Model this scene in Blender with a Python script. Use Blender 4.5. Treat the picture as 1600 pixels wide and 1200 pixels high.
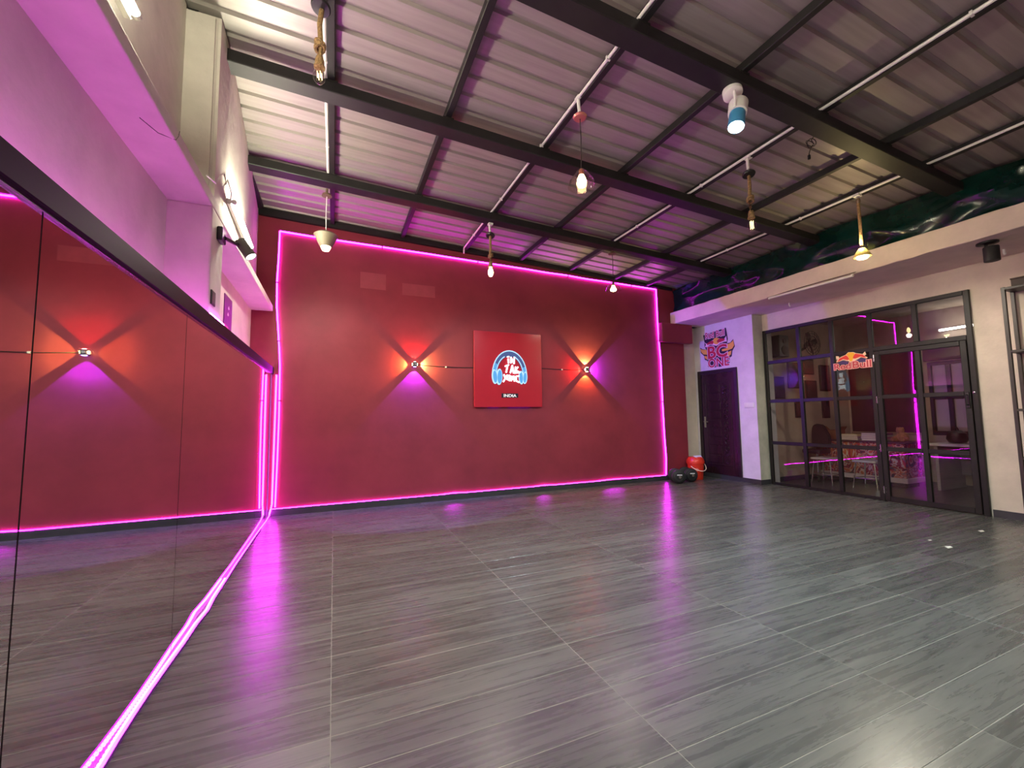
import bpy, bmesh, math, random
from mathutils import Vector, Matrix
random.seed(7)
PI = math.pi
for o in list(bpy.data.objects):
    bpy.data.objects.remove(o)
SC = bpy.context.scene
COL = SC.collection

# ---------------------------------------------------------------- camera
cam = bpy.data.cameras.new('camera')
cam.sensor_width = 36.0
cam.lens = 14.663
cam.clip_start = 0.02
co = bpy.data.objects.new('camera', cam)
COL.objects.link(co)
co.matrix_world = Matrix(((0.9200, -0.0190, -0.3909, 0.785),
                          (-0.3916, -0.0770, -0.9169, -6.334),
                          (-0.0126, 0.9968, -0.0779, 1.250),
                          (0, 0, 0, 1)))
# clean orthonormal rotation from the three calibrated angles
_p, _y, _r = 7.78539048e-02, 4.03058852e-01, -1.28937852e-02
_fw = Vector((math.sin(_y) * math.cos(_p), math.cos(_y) * math.cos(_p), math.sin(_p)))
_rt = Vector((math.cos(_y), -math.sin(_y), 0))
_up = _rt.cross(_fw)
_rt2 = _rt * math.cos(_r) + _up * math.sin(_r)
_up2 = _up * math.cos(_r) - _rt * math.sin(_r)
_m = Matrix((_rt2, _up2, -_fw)).transposed().to_4x4()
_m.translation = (0.785, -6.334, 1.25)
co.matrix_world = _m
SC.camera = co

# ---------------------------------------------------------------- world, exposure
w = bpy.data.worlds.new('night')
SC.world = w
w.use_nodes = True
w.node_tree.nodes['Background'].inputs[0].default_value = (0.05, 0.06, 0.10, 1)
w.node_tree.nodes['Background'].inputs[1].default_value = 0.05
vs = SC.view_settings
vs.view_transform = 'Standard'
vs.look = 'None'
vs.gamma = 1.0
vs.use_curve_mapping = False
vs.exposure = 0.15

# light levels used by the lamp builders below
L_TUBE = 330.0        # white tube lights on the left wall
L_LED = 36.0         # magenta strips
P_BULB = 18.0        # warm pendant bulbs, watt
P_SCONCE = 42.0       # each lobe of the wall sconces, watt
P_SPOT = 520.0        # cool white spotlight under the front beam
P_CAN = 60.0         # small black spotlight on the left column
P_INNER = 20.0        # tube in the office behind the glass

# ---------------------------------------------------------------- materials
def lin(c):
    return tuple((v / 12.92 if v <= 0.04045 else ((v + 0.055) / 1.055) ** 2.4) for v in c)

def rgb(r, g, b):
    return lin((r / 255, g / 255, b / 255)) + (1,)

MATS = {}
def mat(name, col, rough=0.5, metal=0.0, spec=0.5, var=0.0, vscale=3.0, bump=0.0, bscale=40.0, emit=None, estr=0.0, coord='Object', stretch=None, dirt=None):
    if name in MATS:
        return MATS[name]
    m = bpy.data.materials.new(name)
    m.use_nodes = True
    nt = m.node_tree
    b = nt.nodes['Principled BSDF']
    b.inputs['Base Color'].default_value = col
    b.inputs['Roughness'].default_value = rough
    b.inputs['Metallic'].default_value = metal
    b.inputs['Specular IOR Level'].default_value = spec
    if var or bump:
        tc = nt.nodes.new('ShaderNodeTexCoord')
        mp = nt.nodes.new('ShaderNodeMapping')
        nt.links.new(tc.outputs[coord], mp.inputs[0])
        if stretch:
            mp.inputs['Scale'].default_value = stretch
    if var:
        n = nt.nodes.new('ShaderNodeTexNoise')
        n.inputs['Scale'].default_value = vscale
        n.inputs['Detail'].default_value = 6
        n.inputs['Roughness'].default_value = 0.62
        nt.links.new(mp.outputs[0], n.inputs['Vector'])
        mx = nt.nodes.new('ShaderNodeMix')
        mx.data_type = 'RGBA'
        d = dirt if dirt else tuple(max(0, c * (1 - var)) for c in col[:3]) + (1,)
        mx.inputs['A'].default_value = d
        mx.inputs['B'].default_value = tuple(min(1, c * (1 + var * 0.5)) for c in col[:3]) + (1,)
        rp = nt.nodes.new('ShaderNodeMapRange')
        rp.inputs['From Min'].default_value = 0.3
        rp.inputs['From Max'].default_value = 0.7
        nt.links.new(n.outputs['Fac'], rp.inputs['Value'])
        nt.links.new(rp.outputs[0], mx.inputs['Factor'])
        nt.links.new(mx.outputs['Result'], b.inputs['Base Color'])
    if bump:
        n2 = nt.nodes.new('ShaderNodeTexNoise')
        n2.inputs['Scale'].default_value = bscale
        n2.inputs['Detail'].default_value = 4
        nt.links.new(mp.outputs[0], n2.inputs['Vector'])
        bp = nt.nodes.new('ShaderNodeBump')
        bp.inputs['Strength'].default_value = bump
        bp.inputs['Distance'].default_value = 0.02
        nt.links.new(n2.outputs['Fac'], bp.inputs['Height'])
        nt.links.new(bp.outputs[0], b.inputs['Normal'])
    if emit:
        b.inputs['Emission Color'].default_value = emit
        b.inputs['Emission Strength'].default_value = estr
    MATS[name] = m
    return m

plaster = mat('cream_plaster', rgb(212, 204, 196), 0.85, var=0.16, vscale=2.2, bump=0.25, bscale=14)
plaster_r = mat('right_wall_plaster', rgb(214, 200, 184), 0.8, var=0.14, vscale=3.0, bump=0.18, bscale=18)
red_wall = mat('red_wall_paint', rgb(140, 50, 64), 0.5, spec=0.3, var=0.2, vscale=1.4, bump=0.12, bscale=9)
black_steel = mat('black_steel_paint', rgb(26, 24, 24), 0.55, spec=0.4, var=0.4, vscale=8)
grid_steel = mat('glazing_steel_paint', rgb(23, 20, 19), 0.45, spec=0.4, var=0.35, vscale=9, bump=0.1, bscale=60)
dark_wood = mat('dark_frame_wood', rgb(20, 12, 16), 0.5, spec=0.15, var=0.4, vscale=6, stretch=(1, .1, 1))
base_gray = mat('skirting_vinyl', rgb(58, 58, 62), 0.4, var=0.25, vscale=5)
white_pvc = mat('white_pvc', rgb(222, 220, 214), 0.35)
black_plastic = mat('black_plastic', rgb(22, 21, 23), 0.4)
black_matte = mat('black_rubber', rgb(24, 24, 28), 0.6, var=0.3, vscale=20)
wire_mat = mat('wire_sheath', rgb(40, 32, 30), 0.5)
rope_mat = mat('jute_rope', rgb(150, 118, 78), 0.9, var=0.5, vscale=60, bump=0.8, bscale=90)
copper = mat('copper_pink_metal', rgb(190, 120, 105), 0.3, metal=0.4)
bronze = mat('bronze_metal', rgb(120, 100, 84), 0.4, metal=0.5)
shade_mat = mat('beige_shade_metal', rgb(120, 110, 90), 0.5, var=0.1, vscale=9)
white_lamp = mat('white_lamp_body', rgb(225, 222, 218), 0.4)
chrome = mat('chrome', rgb(200, 200, 200), 0.2, metal=1.0)

def roof_material():
    m = mat('roof_sheet_metal', rgb(152, 144, 142), 0.42, metal=0.25, spec=0.5)
    nt = m.node_tree
    b = nt.nodes['Principled BSDF']
    tc = nt.nodes.new('ShaderNodeTexCoord')
    mp = nt.nodes.new('ShaderNodeMapping')
    mp.inputs['Scale'].default_value = (0.5, 9, 1)
    n = nt.nodes.new('ShaderNodeTexNoise')
    n.inputs['Scale'].default_value = 2.5
    n.inputs['Detail'].default_value = 5
    nt.links.new(tc.outputs['Object'], mp.inputs[0])
    nt.links.new(mp.outputs[0], n.inputs['Vector'])
    cr = nt.nodes.new('ShaderNodeValToRGB')
    cr.color_ramp.elements[0].position = 0.3
    cr.color_ramp.elements[0].color = rgb(142, 134, 130)
    cr.color_ramp.elements[1].position = 0.7
    cr.color_ramp.elements[1].color = rgb(158, 150, 145)
    nt.links.new(n.outputs['Fac'], cr.inputs[0])
    nt.links.new(cr.outputs[0], b.inputs['Base Color'])
    bp = nt.nodes.new('ShaderNodeBump')
    bp.inputs['Strength'].default_value = 0.06
    bp.inputs['Distance'].default_value = 0.006
    nt.links.new(n.outputs['Fac'], bp.inputs['Height'])
    nt.links.new(bp.outputs[0], b.inputs['Normal'])
    return m
roof_mat = roof_material()

def floor_material():
    m = mat('wood_print_vinyl', rgb(98, 98, 93), 0.3, spec=0.6)
    nt = m.node_tree
    b = nt.nodes['Principled BSDF']
    tc = nt.nodes.new('ShaderNodeTexCoord')
    oi = nt.nodes.new('ShaderNodeObjectInfo')
    mul = nt.nodes.new('ShaderNodeVectorMath')
    mul.operation = 'SCALE'
    mul.inputs['Scale'].default_value = 37.0
    cx = nt.nodes.new('ShaderNodeCombineXYZ')
    for i in range(3):
        nt.links.new(oi.outputs['Random'], cx.inputs[i])
    nt.links.new(cx.outputs[0], mul.inputs[0])
    add = nt.nodes.new('ShaderNodeVectorMath')
    nt.links.new(tc.outputs['Object'], add.inputs[0])
    nt.links.new(mul.outputs[0], add.inputs[1])
    mp = nt.nodes.new('ShaderNodeMapping')
    mp.inputs['Scale'].default_value = (0.75, 13, 1)
    nt.links.new(add.outputs[0], mp.inputs[0])
    n = nt.nodes.new('ShaderNodeTexNoise')
    n.inputs['Scale'].default_value = 2.2
    n.inputs['Detail'].default_value = 9
    n.inputs['Roughness'].default_value = 0.68
    n.inputs['Distortion'].default_value = 0.7
    nt.links.new(mp.outputs[0], n.inputs['Vector'])
    mp2 = nt.nodes.new('ShaderNodeMapping')
    mp2.inputs['Scale'].default_value = (2.0, 7, 1)
    nt.links.new(add.outputs[0], mp2.inputs[0])
    v = nt.nodes.new('ShaderNodeTexVoronoi')
    v.inputs['Scale'].default_value = 1.5
    nt.links.new(mp2.outputs[0], v.inputs['Vector'])
    knot = nt.nodes.new('ShaderNodeMapRange')
    knot.inputs['From Min'].default_value = 0.02
    knot.inputs['From Max'].default_value = 0.16
    knot.inputs['To Min'].default_value = 0.55
    knot.inputs['To Max'].default_value = 1.0
    nt.links.new(v.outputs['Distance'], knot.inputs['Value'])
    cr = nt.nodes.new('ShaderNodeValToRGB')
    e = cr.color_ramp.elements
    e[0].position = 0.27
    e[0].color = rgb(66, 66, 64)
    e[1].position = 0.74
    e[1].color = rgb(110, 109, 103)
    k = cr.color_ramp.elements.new(0.5)
    k.color = rgb(88, 88, 84)
    nt.links.new(n.outputs['Fac'], cr.inputs[0])
    tone = nt.nodes.new('ShaderNodeMapRange')
    tone.inputs['To Min'].default_value = 0.80
    tone.inputs['To Max'].default_value = 1.16
    nt.links.new(oi.outputs['Random'], tone.inputs['Value'])
    mm = nt.nodes.new('ShaderNodeMath')
    mm.operation = 'MULTIPLY'
    nt.links.new(tone.outputs[0], mm.inputs[0])
    nt.links.new(knot.outputs[0], mm.inputs[1])
    sc = nt.nodes.new('ShaderNodeVectorMath')
    sc.operation = 'SCALE'
    nt.links.new(cr.outputs[0], sc.inputs[0])
    nt.links.new(mm.outputs[0], sc.inputs['Scale'])
    nt.links.new(sc.outputs[0], b.inputs['Base Color'])
    rr = nt.nodes.new('ShaderNodeMapRange')
    rr.inputs['To Min'].default_value = 0.25
    rr.inputs['To Max'].default_value = 0.30
    nt.links.new(n.outputs['Fac'], rr.inputs['Value'])
    nt.links.new(rr.outputs[0], b.inputs['Roughness'])
    bp = nt.nodes.new('ShaderNodeBump')
    bp.inputs['Strength'].default_value = 0.05
    bp.inputs['Distance'].default_value = 0.004
    nt.links.new(n.outputs['Fac'], bp.inputs['Height'])
    nt.links.new(bp.outputs[0], b.inputs['Normal'])
    return m
floor_mat = floor_material()
joint_mat = mat('pale_floor_joint', rgb(150, 145, 135), 0.7, var=0.3, vscale=10)
inner_floor = mat('office_floor', rgb(70, 68, 68), 0.35, var=0.25, vscale=5, stretch=(1, 6, 1))

def emitter(name, col, strength):
    m = bpy.data.materials.new(name)
    m.use_nodes = True
    nt = m.node_tree
    nt.nodes.clear()
    e = nt.nodes.new('ShaderNodeEmission')
    e.inputs[0].default_value = col
    e.inputs[1].default_value = strength
    o = nt.nodes.new('ShaderNodeOutputMaterial')
    nt.links.new(e.outputs[0], o.inputs[0])
    return m
em_led = emitter('magenta_led', (0.85, 0.014, 0.98, 1), L_LED)
em_floor = emitter('magenta_led_floor', (0.85, 0.010, 0.98, 1), 50.0)
em_ledge = emitter('magenta_led_ledge', (0.9, 0.13, 0.95, 1), 34.0)
em_bead = emitter('magenta_led_bead', (1.0, 0.30, 1.0, 1), 3.0)
em_tube = emitter('white_tube', (0.97, 0.97, 0.70, 1), L_TUBE)
em_bulb = emitter('warm_bulb', (1.0, 0.72, 0.34, 1), 14.0)
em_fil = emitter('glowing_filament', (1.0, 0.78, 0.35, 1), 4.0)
em_cool = emitter('cool_white_lens', (0.65, 0.95, 1.0, 1), 22.0)
em_can = emitter('white_lens', (1.0, 0.97, 0.95, 1), 16.0)
em_sign = emitter('sign_white_letters', (0.85, 0.95, 1.0, 1), 2.6)
em_blue = emitter('sign_light_blue', (0.12, 0.40, 0.80, 1), 1.0)
em_pale = emitter('sign_pale_blue', (0.45, 0.72, 1.0, 1), 1.15)
em_navy = emitter('sign_slate_blue', (0.10, 0.14, 0.34, 1), 0.8)
em_viol = emitter('violet_backlight', (0.16, 0.01, 1.0, 1), 4.0)
em_inner = emitter('office_tube', (1.0, 0.95, 0.88, 1), P_INNER)

def mirror_material():
    m = bpy.data.materials.new('mirror_silver')
    m.use_nodes = True
    nt = m.node_tree
    b = nt.nodes['Principled BSDF']
    b.inputs['Metallic'].default_value = 1.0
    b.inputs['Roughness'].default_value = 0.015
    b.inputs['Base Color'].default_value = (0.80, 0.80, 0.80, 1)
    tc = nt.nodes.new('ShaderNodeTexCoord')
    n = nt.nodes.new('ShaderNodeTexNoise')
    n.inputs['Scale'].default_value = 3.0
    nt.links.new(tc.outputs['Object'], n.inputs['Vector'])
    r = nt.nodes.new('ShaderNodeMapRange')
    r.inputs['To Min'].default_value = 0.008
    r.inputs['To Max'].default_value = 0.03
    nt.links.new(n.outputs['Fac'], r.inputs['Value'])
    nt.links.new(r.outputs[0], b.inputs['Roughness'])
    return m
mirror_mat = mirror_material()

def glass_material(name, tint, refl=1.0):
    m = bpy.data.materials.new(name)
    m.use_nodes = True
    nt = m.node_tree
    nt.nodes.clear()
    t = nt.nodes.new('ShaderNodeBsdfTransparent')
    t.inputs[0].default_value = tint
    g = nt.nodes.new('ShaderNodeBsdfGlossy')
    g.inputs['Roughness'].default_value = 0.0
    g.inputs['Color'].default_value = (refl, refl, refl, 1)
    lw = nt.nodes.new('ShaderNodeLayerWeight')
    lw.inputs['Blend'].default_value = 0.5
    pw = nt.nodes.new('ShaderNodeMath')
    pw.operation = 'POWER'
    pw.inputs[1].default_value = 5.0
    nt.links.new(lw.outputs['Facing'], pw.inputs[0])
    f = nt.nodes.new('ShaderNodeMapRange')
    f.inputs['To Min'].default_value = 0.045
    f.inputs['To Max'].default_value = 1.0
    nt.links.new(pw.outputs[0], f.inputs['Value'])
    mx = nt.nodes.new('ShaderNodeMixShader')
    nt.links.new(f.outputs[0], mx.inputs[0])
    nt.links.new(t.outputs[0], mx.inputs[1])
    nt.links.new(g.outputs[0], mx.inputs[2])
    o = nt.nodes.new('ShaderNodeOutputMaterial')
    nt.links.new(mx.outputs[0], o.inputs[0])
    return m
pane_glass = glass_material('window_pane_glass', (0.88, 0.87, 0.86, 1))
bulb_glass = glass_material('clear_bulb_glass', (0.96, 0.94, 0.90, 1))

def tarp_material():
    m = mat('dark_green_plastic_sheet', rgb(14, 60, 52), 0.16, spec=0.7, var=0.6, vscale=2.5, bump=0.0)
    return m
tarp_mat = tarp_material()

def graffiti_material():
    m = mat('graffiti_print', rgb(120, 50, 50), 0.5)
    nt = m.node_tree
    b = nt.nodes['Principled BSDF']
    tc = nt.nodes.new('ShaderNodeTexCoord')
    n = nt.nodes.new('ShaderNodeTexNoise')
    n.inputs['Scale'].default_value = 4.0
    n.inputs['Distortion'].default_value = 2.5
    n.inputs['Detail'].default_value = 2
    nt.links.new(tc.outputs['Object'], n.inputs['Vector'])
    cr = nt.nodes.new('ShaderNodeValToRGB')
    cr.color_ramp.interpolation = 'CONSTANT'
    cols = [(0.0, (60, 40, 60)), (0.36, (150, 40, 52)), (0.43, (205, 190, 175)), (0.48, (190, 110, 60)),
            (0.53, (170, 45, 60)), (0.58, (120, 110, 120)), (0.64, (210, 170, 150))]
    e = cr.color_ramp.elements
    e[0].position = 0.0
    e[0].color = rgb(*cols[0][1])
    e[1].position = cols[1][0]
    e[1].color = rgb(*cols[1][1])
    for p, c in cols[2:]:
        k = e.new(p)
        k.color = rgb(*c)
    nt.links.new(n.outputs['Fac'], cr.inputs[0])
    nt.links.new(cr.outputs[0], b.inputs['Base Color'])
    return m

# ---------------------------------------------------------------- mesh helpers
def new():
    return bmesh.new()

def box(m, x0, x1, y0, y1, z0, z1):
    v = [m.verts.new(p) for p in ((x0, y0, z0), (x1, y0, z0), (x1, y1, z0), (x0, y1, z0),
                                  (x0, y0, z1), (x1, y0, z1), (x1, y1, z1), (x0, y1, z1))]
    for f in ((0, 3, 2, 1), (4, 5, 6, 7), (0, 1, 5, 4), (1, 2, 6, 5), (2, 3, 7, 6), (3, 0, 4, 7)):
        m.faces.new([v[i] for i in f])
    return v

def bevelbox(m, x0, x1, y0, y1, z0, z1, bv=0.004, seg=1):
    t = bmesh.new()
    box(t, x0, x1, y0, y1, z0, z1)
    bmesh.ops.bevel(t, geom=t.edges[:], offset=bv, segments=seg, affect='EDGES', profile=0.5)
    me = bpy.data.meshes.new('tmp')
    t.to_mesh(me)
    t.free()
    m.from_mesh(me)
    bpy.data.meshes.remove(me)

def tube(m, pts, r, seg=8, cap=True):
    pts = [Vector(p) for p in pts]
    rs = r if isinstance(r, (list, tuple)) else [r] * len(pts)
    rings = []
    for i, p in enumerate(pts):
        if i == 0:
            d = pts[1] - p
        elif i == len(pts) - 1:
            d = p - pts[i - 1]
        else:
            d = (pts[i + 1] - p).normalized() + (p - pts[i - 1]).normalized()
        d = d.normalized() if d.length > 1e-9 else Vector((0, 0, 1))
        a = Vector((0, 0, 1)) if abs(d.z) < 0.92 else Vector((1, 0, 0))
        u = d.cross(a).normalized()
        v = d.cross(u).normalized()
        rings.append([m.verts.new(p + (u * math.cos(2 * PI * k / seg) + v * math.sin(2 * PI * k / seg)) * rs[i]) for k in range(seg)])
    for a, b in zip(rings, rings[1:]):
        for k in range(seg):
            m.faces.new((a[k], a[(k + 1) % seg], b[(k + 1) % seg], b[k]))
    if cap:
        m.faces.new(rings[0][::-1])
        m.faces.new(rings[-1])

def lathe(m, prof, c=(0, 0, 0), seg=20, axis=(0, 0, 1), capb=True, capt=True):
    c = Vector(c)
    ax = Vector(axis).normalized()
    a = Vector((1, 0, 0)) if abs(ax.x) < 0.9 else Vector((0, 1, 0))
    u = (a - ax * a.dot(ax)).normalized()
    v = ax.cross(u)
    rings = []
    for r, h in prof:
        if r < 1e-6:
            rings.append([m.verts.new(c + ax * h)])
        else:
            rings.append([m.verts.new(c + ax * h + (u * math.cos(2 * PI * k / seg) + v * math.sin(2 * PI * k / seg)) * r) for k in range(seg)])
    for a, b in zip(rings, rings[1:]):
        for k in range(seg):
            k2 = (k + 1) % seg
            if len(a) == 1 and len(b) == 1:
                continue
            if len(a) == 1:
                m.faces.new((a[0], b[k2], b[k]))
            elif len(b) == 1:
                m.faces.new((a[k], a[k2], b[0]))
            else:
                m.faces.new((a[k], a[k2], b[k2], b[k]))
    if capb and len(rings[0]) > 1:
        m.faces.new(rings[0][::-1])
    if capt and len(rings[-1]) > 1:
        m.faces.new(rings[-1])

def prism(m, poly, fn, d0, d1):
    """polygon in (u, v), fn(u, v, d) -> point"""
    a = [m.verts.new(fn(u, v, d0)) for u, v in poly]
    b = [m.verts.new(fn(u, v, d1)) for u, v in poly]
    n = len(poly)
    try:
        m.faces.new(a[::-1])
        m.faces.new(b)
    except ValueError:
        pass
    for i in range(n):
        j = (i + 1) % n
        m.faces.new((a[i], a[j], b[j], b[i]))

ORI = {}
def obj(name, m, material, parent=None, smooth=False):
    if parent is not None:
        o0 = ORI.get(parent.name, Vector((0, 0, 0)))
        bmesh.ops.translate(m, verts=m.verts[:], vec=-o0)
    else:
        o0 = Vector((0, 0, 0))
    bmesh.ops.recalc_face_normals(m, faces=m.faces[:])
    me = bpy.data.meshes.new(name)
    m.to_mesh(me)
    m.free()
    ms = material if isinstance(material, (list, tuple)) else [material]
    for x in ms:
        me.materials.append(x)
    if smooth:
        for p in me.polygons:
            p.use_smooth = True
        try:
            me.set_sharp_from_angle(angle=math.radians(40))
        except Exception:
            pass
    o = bpy.data.objects.new(name, me)
    COL.objects.link(o)
    if parent is not None:
        o.parent = parent
        ORI[o.name] = o0
    else:
        ORI[o.name] = Vector((0, 0, 0))
    return o

def tag(o, label=None, cat=None, group=None, kind=None):
    if label:
        o['label'] = label
    if cat:
        o['category'] = cat
    if group:
        o['group'] = group
    if kind:
        o['kind'] = kind
    return o

def thing(name, label, cat, loc=(0, 0, 0), group=None):
    o = bpy.data.objects.new(name, None)
    o.empty_display_size = 0.1
    COL.objects.link(o)
    o.location = loc
    ORI[o.name] = Vector(loc)
    return tag(o, label, cat, group)

def struct(name, m, material, parent=None, smooth=False):
    o = obj(name, m, material, parent, smooth)
    if parent is None:
        o['kind'] = 'structure'
    return o

def structroot(name, loc=(0, 0, 0)):
    o = bpy.data.objects.new(name, None)
    COL.objects.link(o)
    o.location = loc
    ORI[o.name] = Vector(loc)
    o['kind'] = 'structure'
    return o

def part_copy(src, name, parent, world_loc):
    c = src.copy()
    c.name = name
    COL.objects.link(c)
    c.parent = parent
    c.location = Vector(world_loc) - ORI.get(parent.name, Vector((0, 0, 0)))
    return c

def lamp(kind, name, parent, world_loc, power, color, size=0.03, direction=None, angle=None, blend=0.2):
    l = bpy.data.lights.new(name, kind)
    l.energy = power
    l.color = color
    if kind in ('POINT', 'SPOT'):
        l.shadow_soft_size = size
    if kind == 'SPOT':
        l.spot_size = angle
        l.spot_blend = blend
    o = bpy.data.objects.new(name, l)
    COL.objects.link(o)
    o.parent = parent
    o.location = Vector(world_loc) - ORI.get(parent.name, Vector((0, 0, 0)))
    if direction is not None:
        o.rotation_euler = Vector(direction).to_track_quat('-Z', 'Y').to_euler()
    return o

def text_bm(body, size, fn, d0, d1, offset=0.0, align='CENTER', sx=1.0):
    """flat lettering laid in (u, v) and extruded from d0 to d1"""
    cu = bpy.data.curves.new('txt', 'FONT')
    cu.body = body
    cu.size = size
    cu.offset = offset
    cu.align_x = align
    cu.extrude = 0.5
    cu.resolution_u = 3
    t = bpy.data.objects.new('txt', cu)
    COL.objects.link(t)
    dg = bpy.context.evaluated_depsgraph_get()
    dg.update()
    me = bpy.data.meshes.new_from_object(t.evaluated_get(dg))
    bpy.data.objects.remove(t)
    bpy.data.curves.remove(cu)
    m = bmesh.new()
    m.from_mesh(me)
    bpy.data.meshes.remove(me)
    for v in m.verts:
        d = d1 if v.co.z > 0 else d0
        v.co = Vector(fn(v.co.x * sx, v.co.y, d))
    return m

def roofz(x):
    return 4.043 - 0.045 * x

# ================================================================ SETTING
# floor: vinyl planks laid in aligned columns
m = new()
box(m, -0.3, 8.0, -8.6, 0.2, -0.12, -0.0008)
floor = struct('floor', m, joint_mat)
XS = [0.012, 0.795, 1.985, 3.145, 4.365, 5.56, 6.77, 7.95]
PW = 0.2025
pm = {}
def plank_mesh(L):
    k = round(L, 3)
    if k not in pm:
        t = new()
        bevelbox(t, -L / 2, L / 2, -PW / 2 + 0.0018, PW / 2 - 0.0018, -0.006, 0.0, 0.0006)
        me = bpy.data.meshes.new('plank')
        bmesh.ops.recalc_face_normals(t, faces=t.faces[:])
        t.to_mesh(t_me := me)
        t.free()
        me.materials.append(floor_mat)
        pm[k] = me
    return pm[k]
rows = 33
for r in range(rows):
    y = -0.085 - PW * r
    for c in range(7):
        x0, x1 = XS[c], XS[c + 1]
        if c == 6 and y > -1.2:
            x1 = 7.70
        L = round((x1 - x0) - 0.003, 3)
        o = bpy.data.objects.new('plank', plank_mesh(L))
        COL.objects.link(o)
        o.parent = floor
        st = (0.012 if (r + c) % 2 else -0.012) if 0 < c < 6 else 0.0
        o.location = ((x0 + x1) / 2 + 0.0 * st, y, random.uniform(-0.0004, 0.0004))

# left wall: lower block that carries the mirror, set-back wall, upper wall
m = new()
box(m, -0.60, -0.03, -8.6, 0.25, 0.0, 1.90)
box(m, -0.60, -0.25, -8.6, 0.25, 1.90, 2.74)
box(m, -0.60, -0.20, -8.6, -3.03, 2.74, 4.10)
struct('wall_left', m, plaster)
# column
m = new()
bevelbox(m, -0.26, 0.0, -3.03, -2.72, 1.90, 2.705, 0.012, 2)
struct('trim_1', m, plaster)
# upper column / tapering beam
m = new()
top = 4.10
poly = [(-0.30, -3.03), (-0.002, -3.03), (-0.004, -2.70), (-0.21, 0.05), (-0.30, 0.05)]
prism(m, poly, lambda u, v, d: (u, v, d), 2.775, top)
bmesh.ops.bevel(m, geom=[e for e in m.edges if all(abs(v.co.y + 3.03) < 1e-4 for v in e.verts) and all(v.co.x > -0.1 or v.co.z > 4 for v in e.verts)], offset=0.03, segments=3, affect='EDGES')
struct('trim_2', m, plaster)
# ledge running along the wall
m = new()
bevelbox(m, -0.30, 0.0, -8.6, 0.05, 2.703, 2.782, 0.008, 2)
led_ob = struct('trim_3', m, plaster)
# patch of bare plaster in the upper wall
m = new()
box(m, -0.215, -0.190, -3.55, -3.06, 2.80, 3.02)
struct('trim_4', m, mat('grey_cement_patch', rgb(168, 165, 145), 0.9, var=0.2, vscale=6))

# back wall
m = new()
box(m, -0.6, 7.28, 0.0, 0.25, 0.0, 4.2)
struct('wall_back', m, red_wall)
m = new()
box(m, 7.28, 7.9, 0.14, 0.25, 0.0, 3.05)
struct('wall_back', m, plaster_r)
m = new()
bevelbox(m, 6.62, 7.405, -0.12, 0.0, 2.665, 3.04, 0.006)
struct('trim_5', m, red_wall)

# right wall
m = new()
box(m, 7.71, 8.2, -1.20, 0.14, 0.0, 3.05)
struct('wall_right', m, mat('door_wall_plaster', rgb(214, 208, 214), 0.8, var=0.12, vscale=4, bump=0.15, bscale=20))
m = new()
box(m, 7.965, 8.15, -8.6, -3.915, 0.0, 3.05)
box(m, 7.965, 8.15, -3.915, -1.20, 2.742, 3.05)
struct('wall_right', m, plaster_r)
m = new()
box(m, 7.702, 7.966, -1.206, -1.20, 0.081, 3.04)
struct('trim_6', m, mat('pier_plaster', rgb(190, 188, 172), 0.85, var=0.2, vscale=4, bump=0.2, bscale=20))
# concrete canopy over the right wall
m = new()
bevelbox(m, 6.95, 8.4, -8.6, 0.0, 3.04, 3.28, 0.008)
bmesh.ops.subdivide_edges(m, edges=[e for e in m.edges if (e.verts[0].co - e.verts[1].co).length > 5], cuts=60)
for v in m.verts:
    if v.co.x < 7.0 and -8.5 < v.co.y < -0.05:
        v.co.z += random.uniform(-0.005, 0.005)
        v.co.x += random.uniform(-0.003, 0.003)
struct('trim_7', m, plaster_r)
# front wall behind the camera
m = new()
box(m, -0.6, 8.2, -8.8, -8.6, 0.0, 4.2)
struct('wall_front', m, plaster_r)

# skirting
m = new()
box(m, 0.02, 7.28, -0.040, 0.0, 0.0, 0.082)
box(m, 0.02, 7.28, -0.040, -0.035, 0.082, 0.0895)  # front lip added to keep the bottom strip's light off the floor
struct('baseboard_back', m, base_gray)
m = new()
box(m, 7.69, 7.71, -1.214, 0.13, 0.0, 0.082)
box(m, 7.71, 7.94, -1.214, -1.2, 0.0, 0.082)
struct('baseboard_right', m, base_gray)
m = new()
box(m, 7.952, 7.965, -8.6, -3.93, 0.0, 0.085)
struct('baseboard_right', m, base_gray)

# roof: corrugated sheets
m = new()
box(m, -0.62, 8.3, -8.8, 0.3, 4.26, 4.32)
ceiling = struct('ceiling', m, black_steel)
def sheet_profile(y0, y1):
    pts = []
    y = y1
    while y > y0 + 0.01:
        pts += [(y, 0.0), (y - 0.142, 0.0), (y - 0.152, 0.024), (y - 0.188, 0.024)]
        y -= 0.2
    pts.append((y, 0.0))
    return pts
for k in range(9):
    y1 = 0.1 - 1.0 * k
    m = new()
    prof = sheet_profile(y1 - 1.0, y1)
    xs = [-0.3, 1.5, 3.3, 5.1, 7.6]
    grid = [[m.verts.new((x, y, roofz(x) + 0.072 + dz + (0.0015 if k % 2 else 0))) for x in xs] for y, dz in prof]
    for a, b in zip(grid, grid[1:]):
        for i in range(len(xs) - 1):
            m.faces.new((a[i], a[i + 1], b[i + 1], b[i]))
    o = obj('roof_sheet', m, roof_mat, ceiling)

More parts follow.
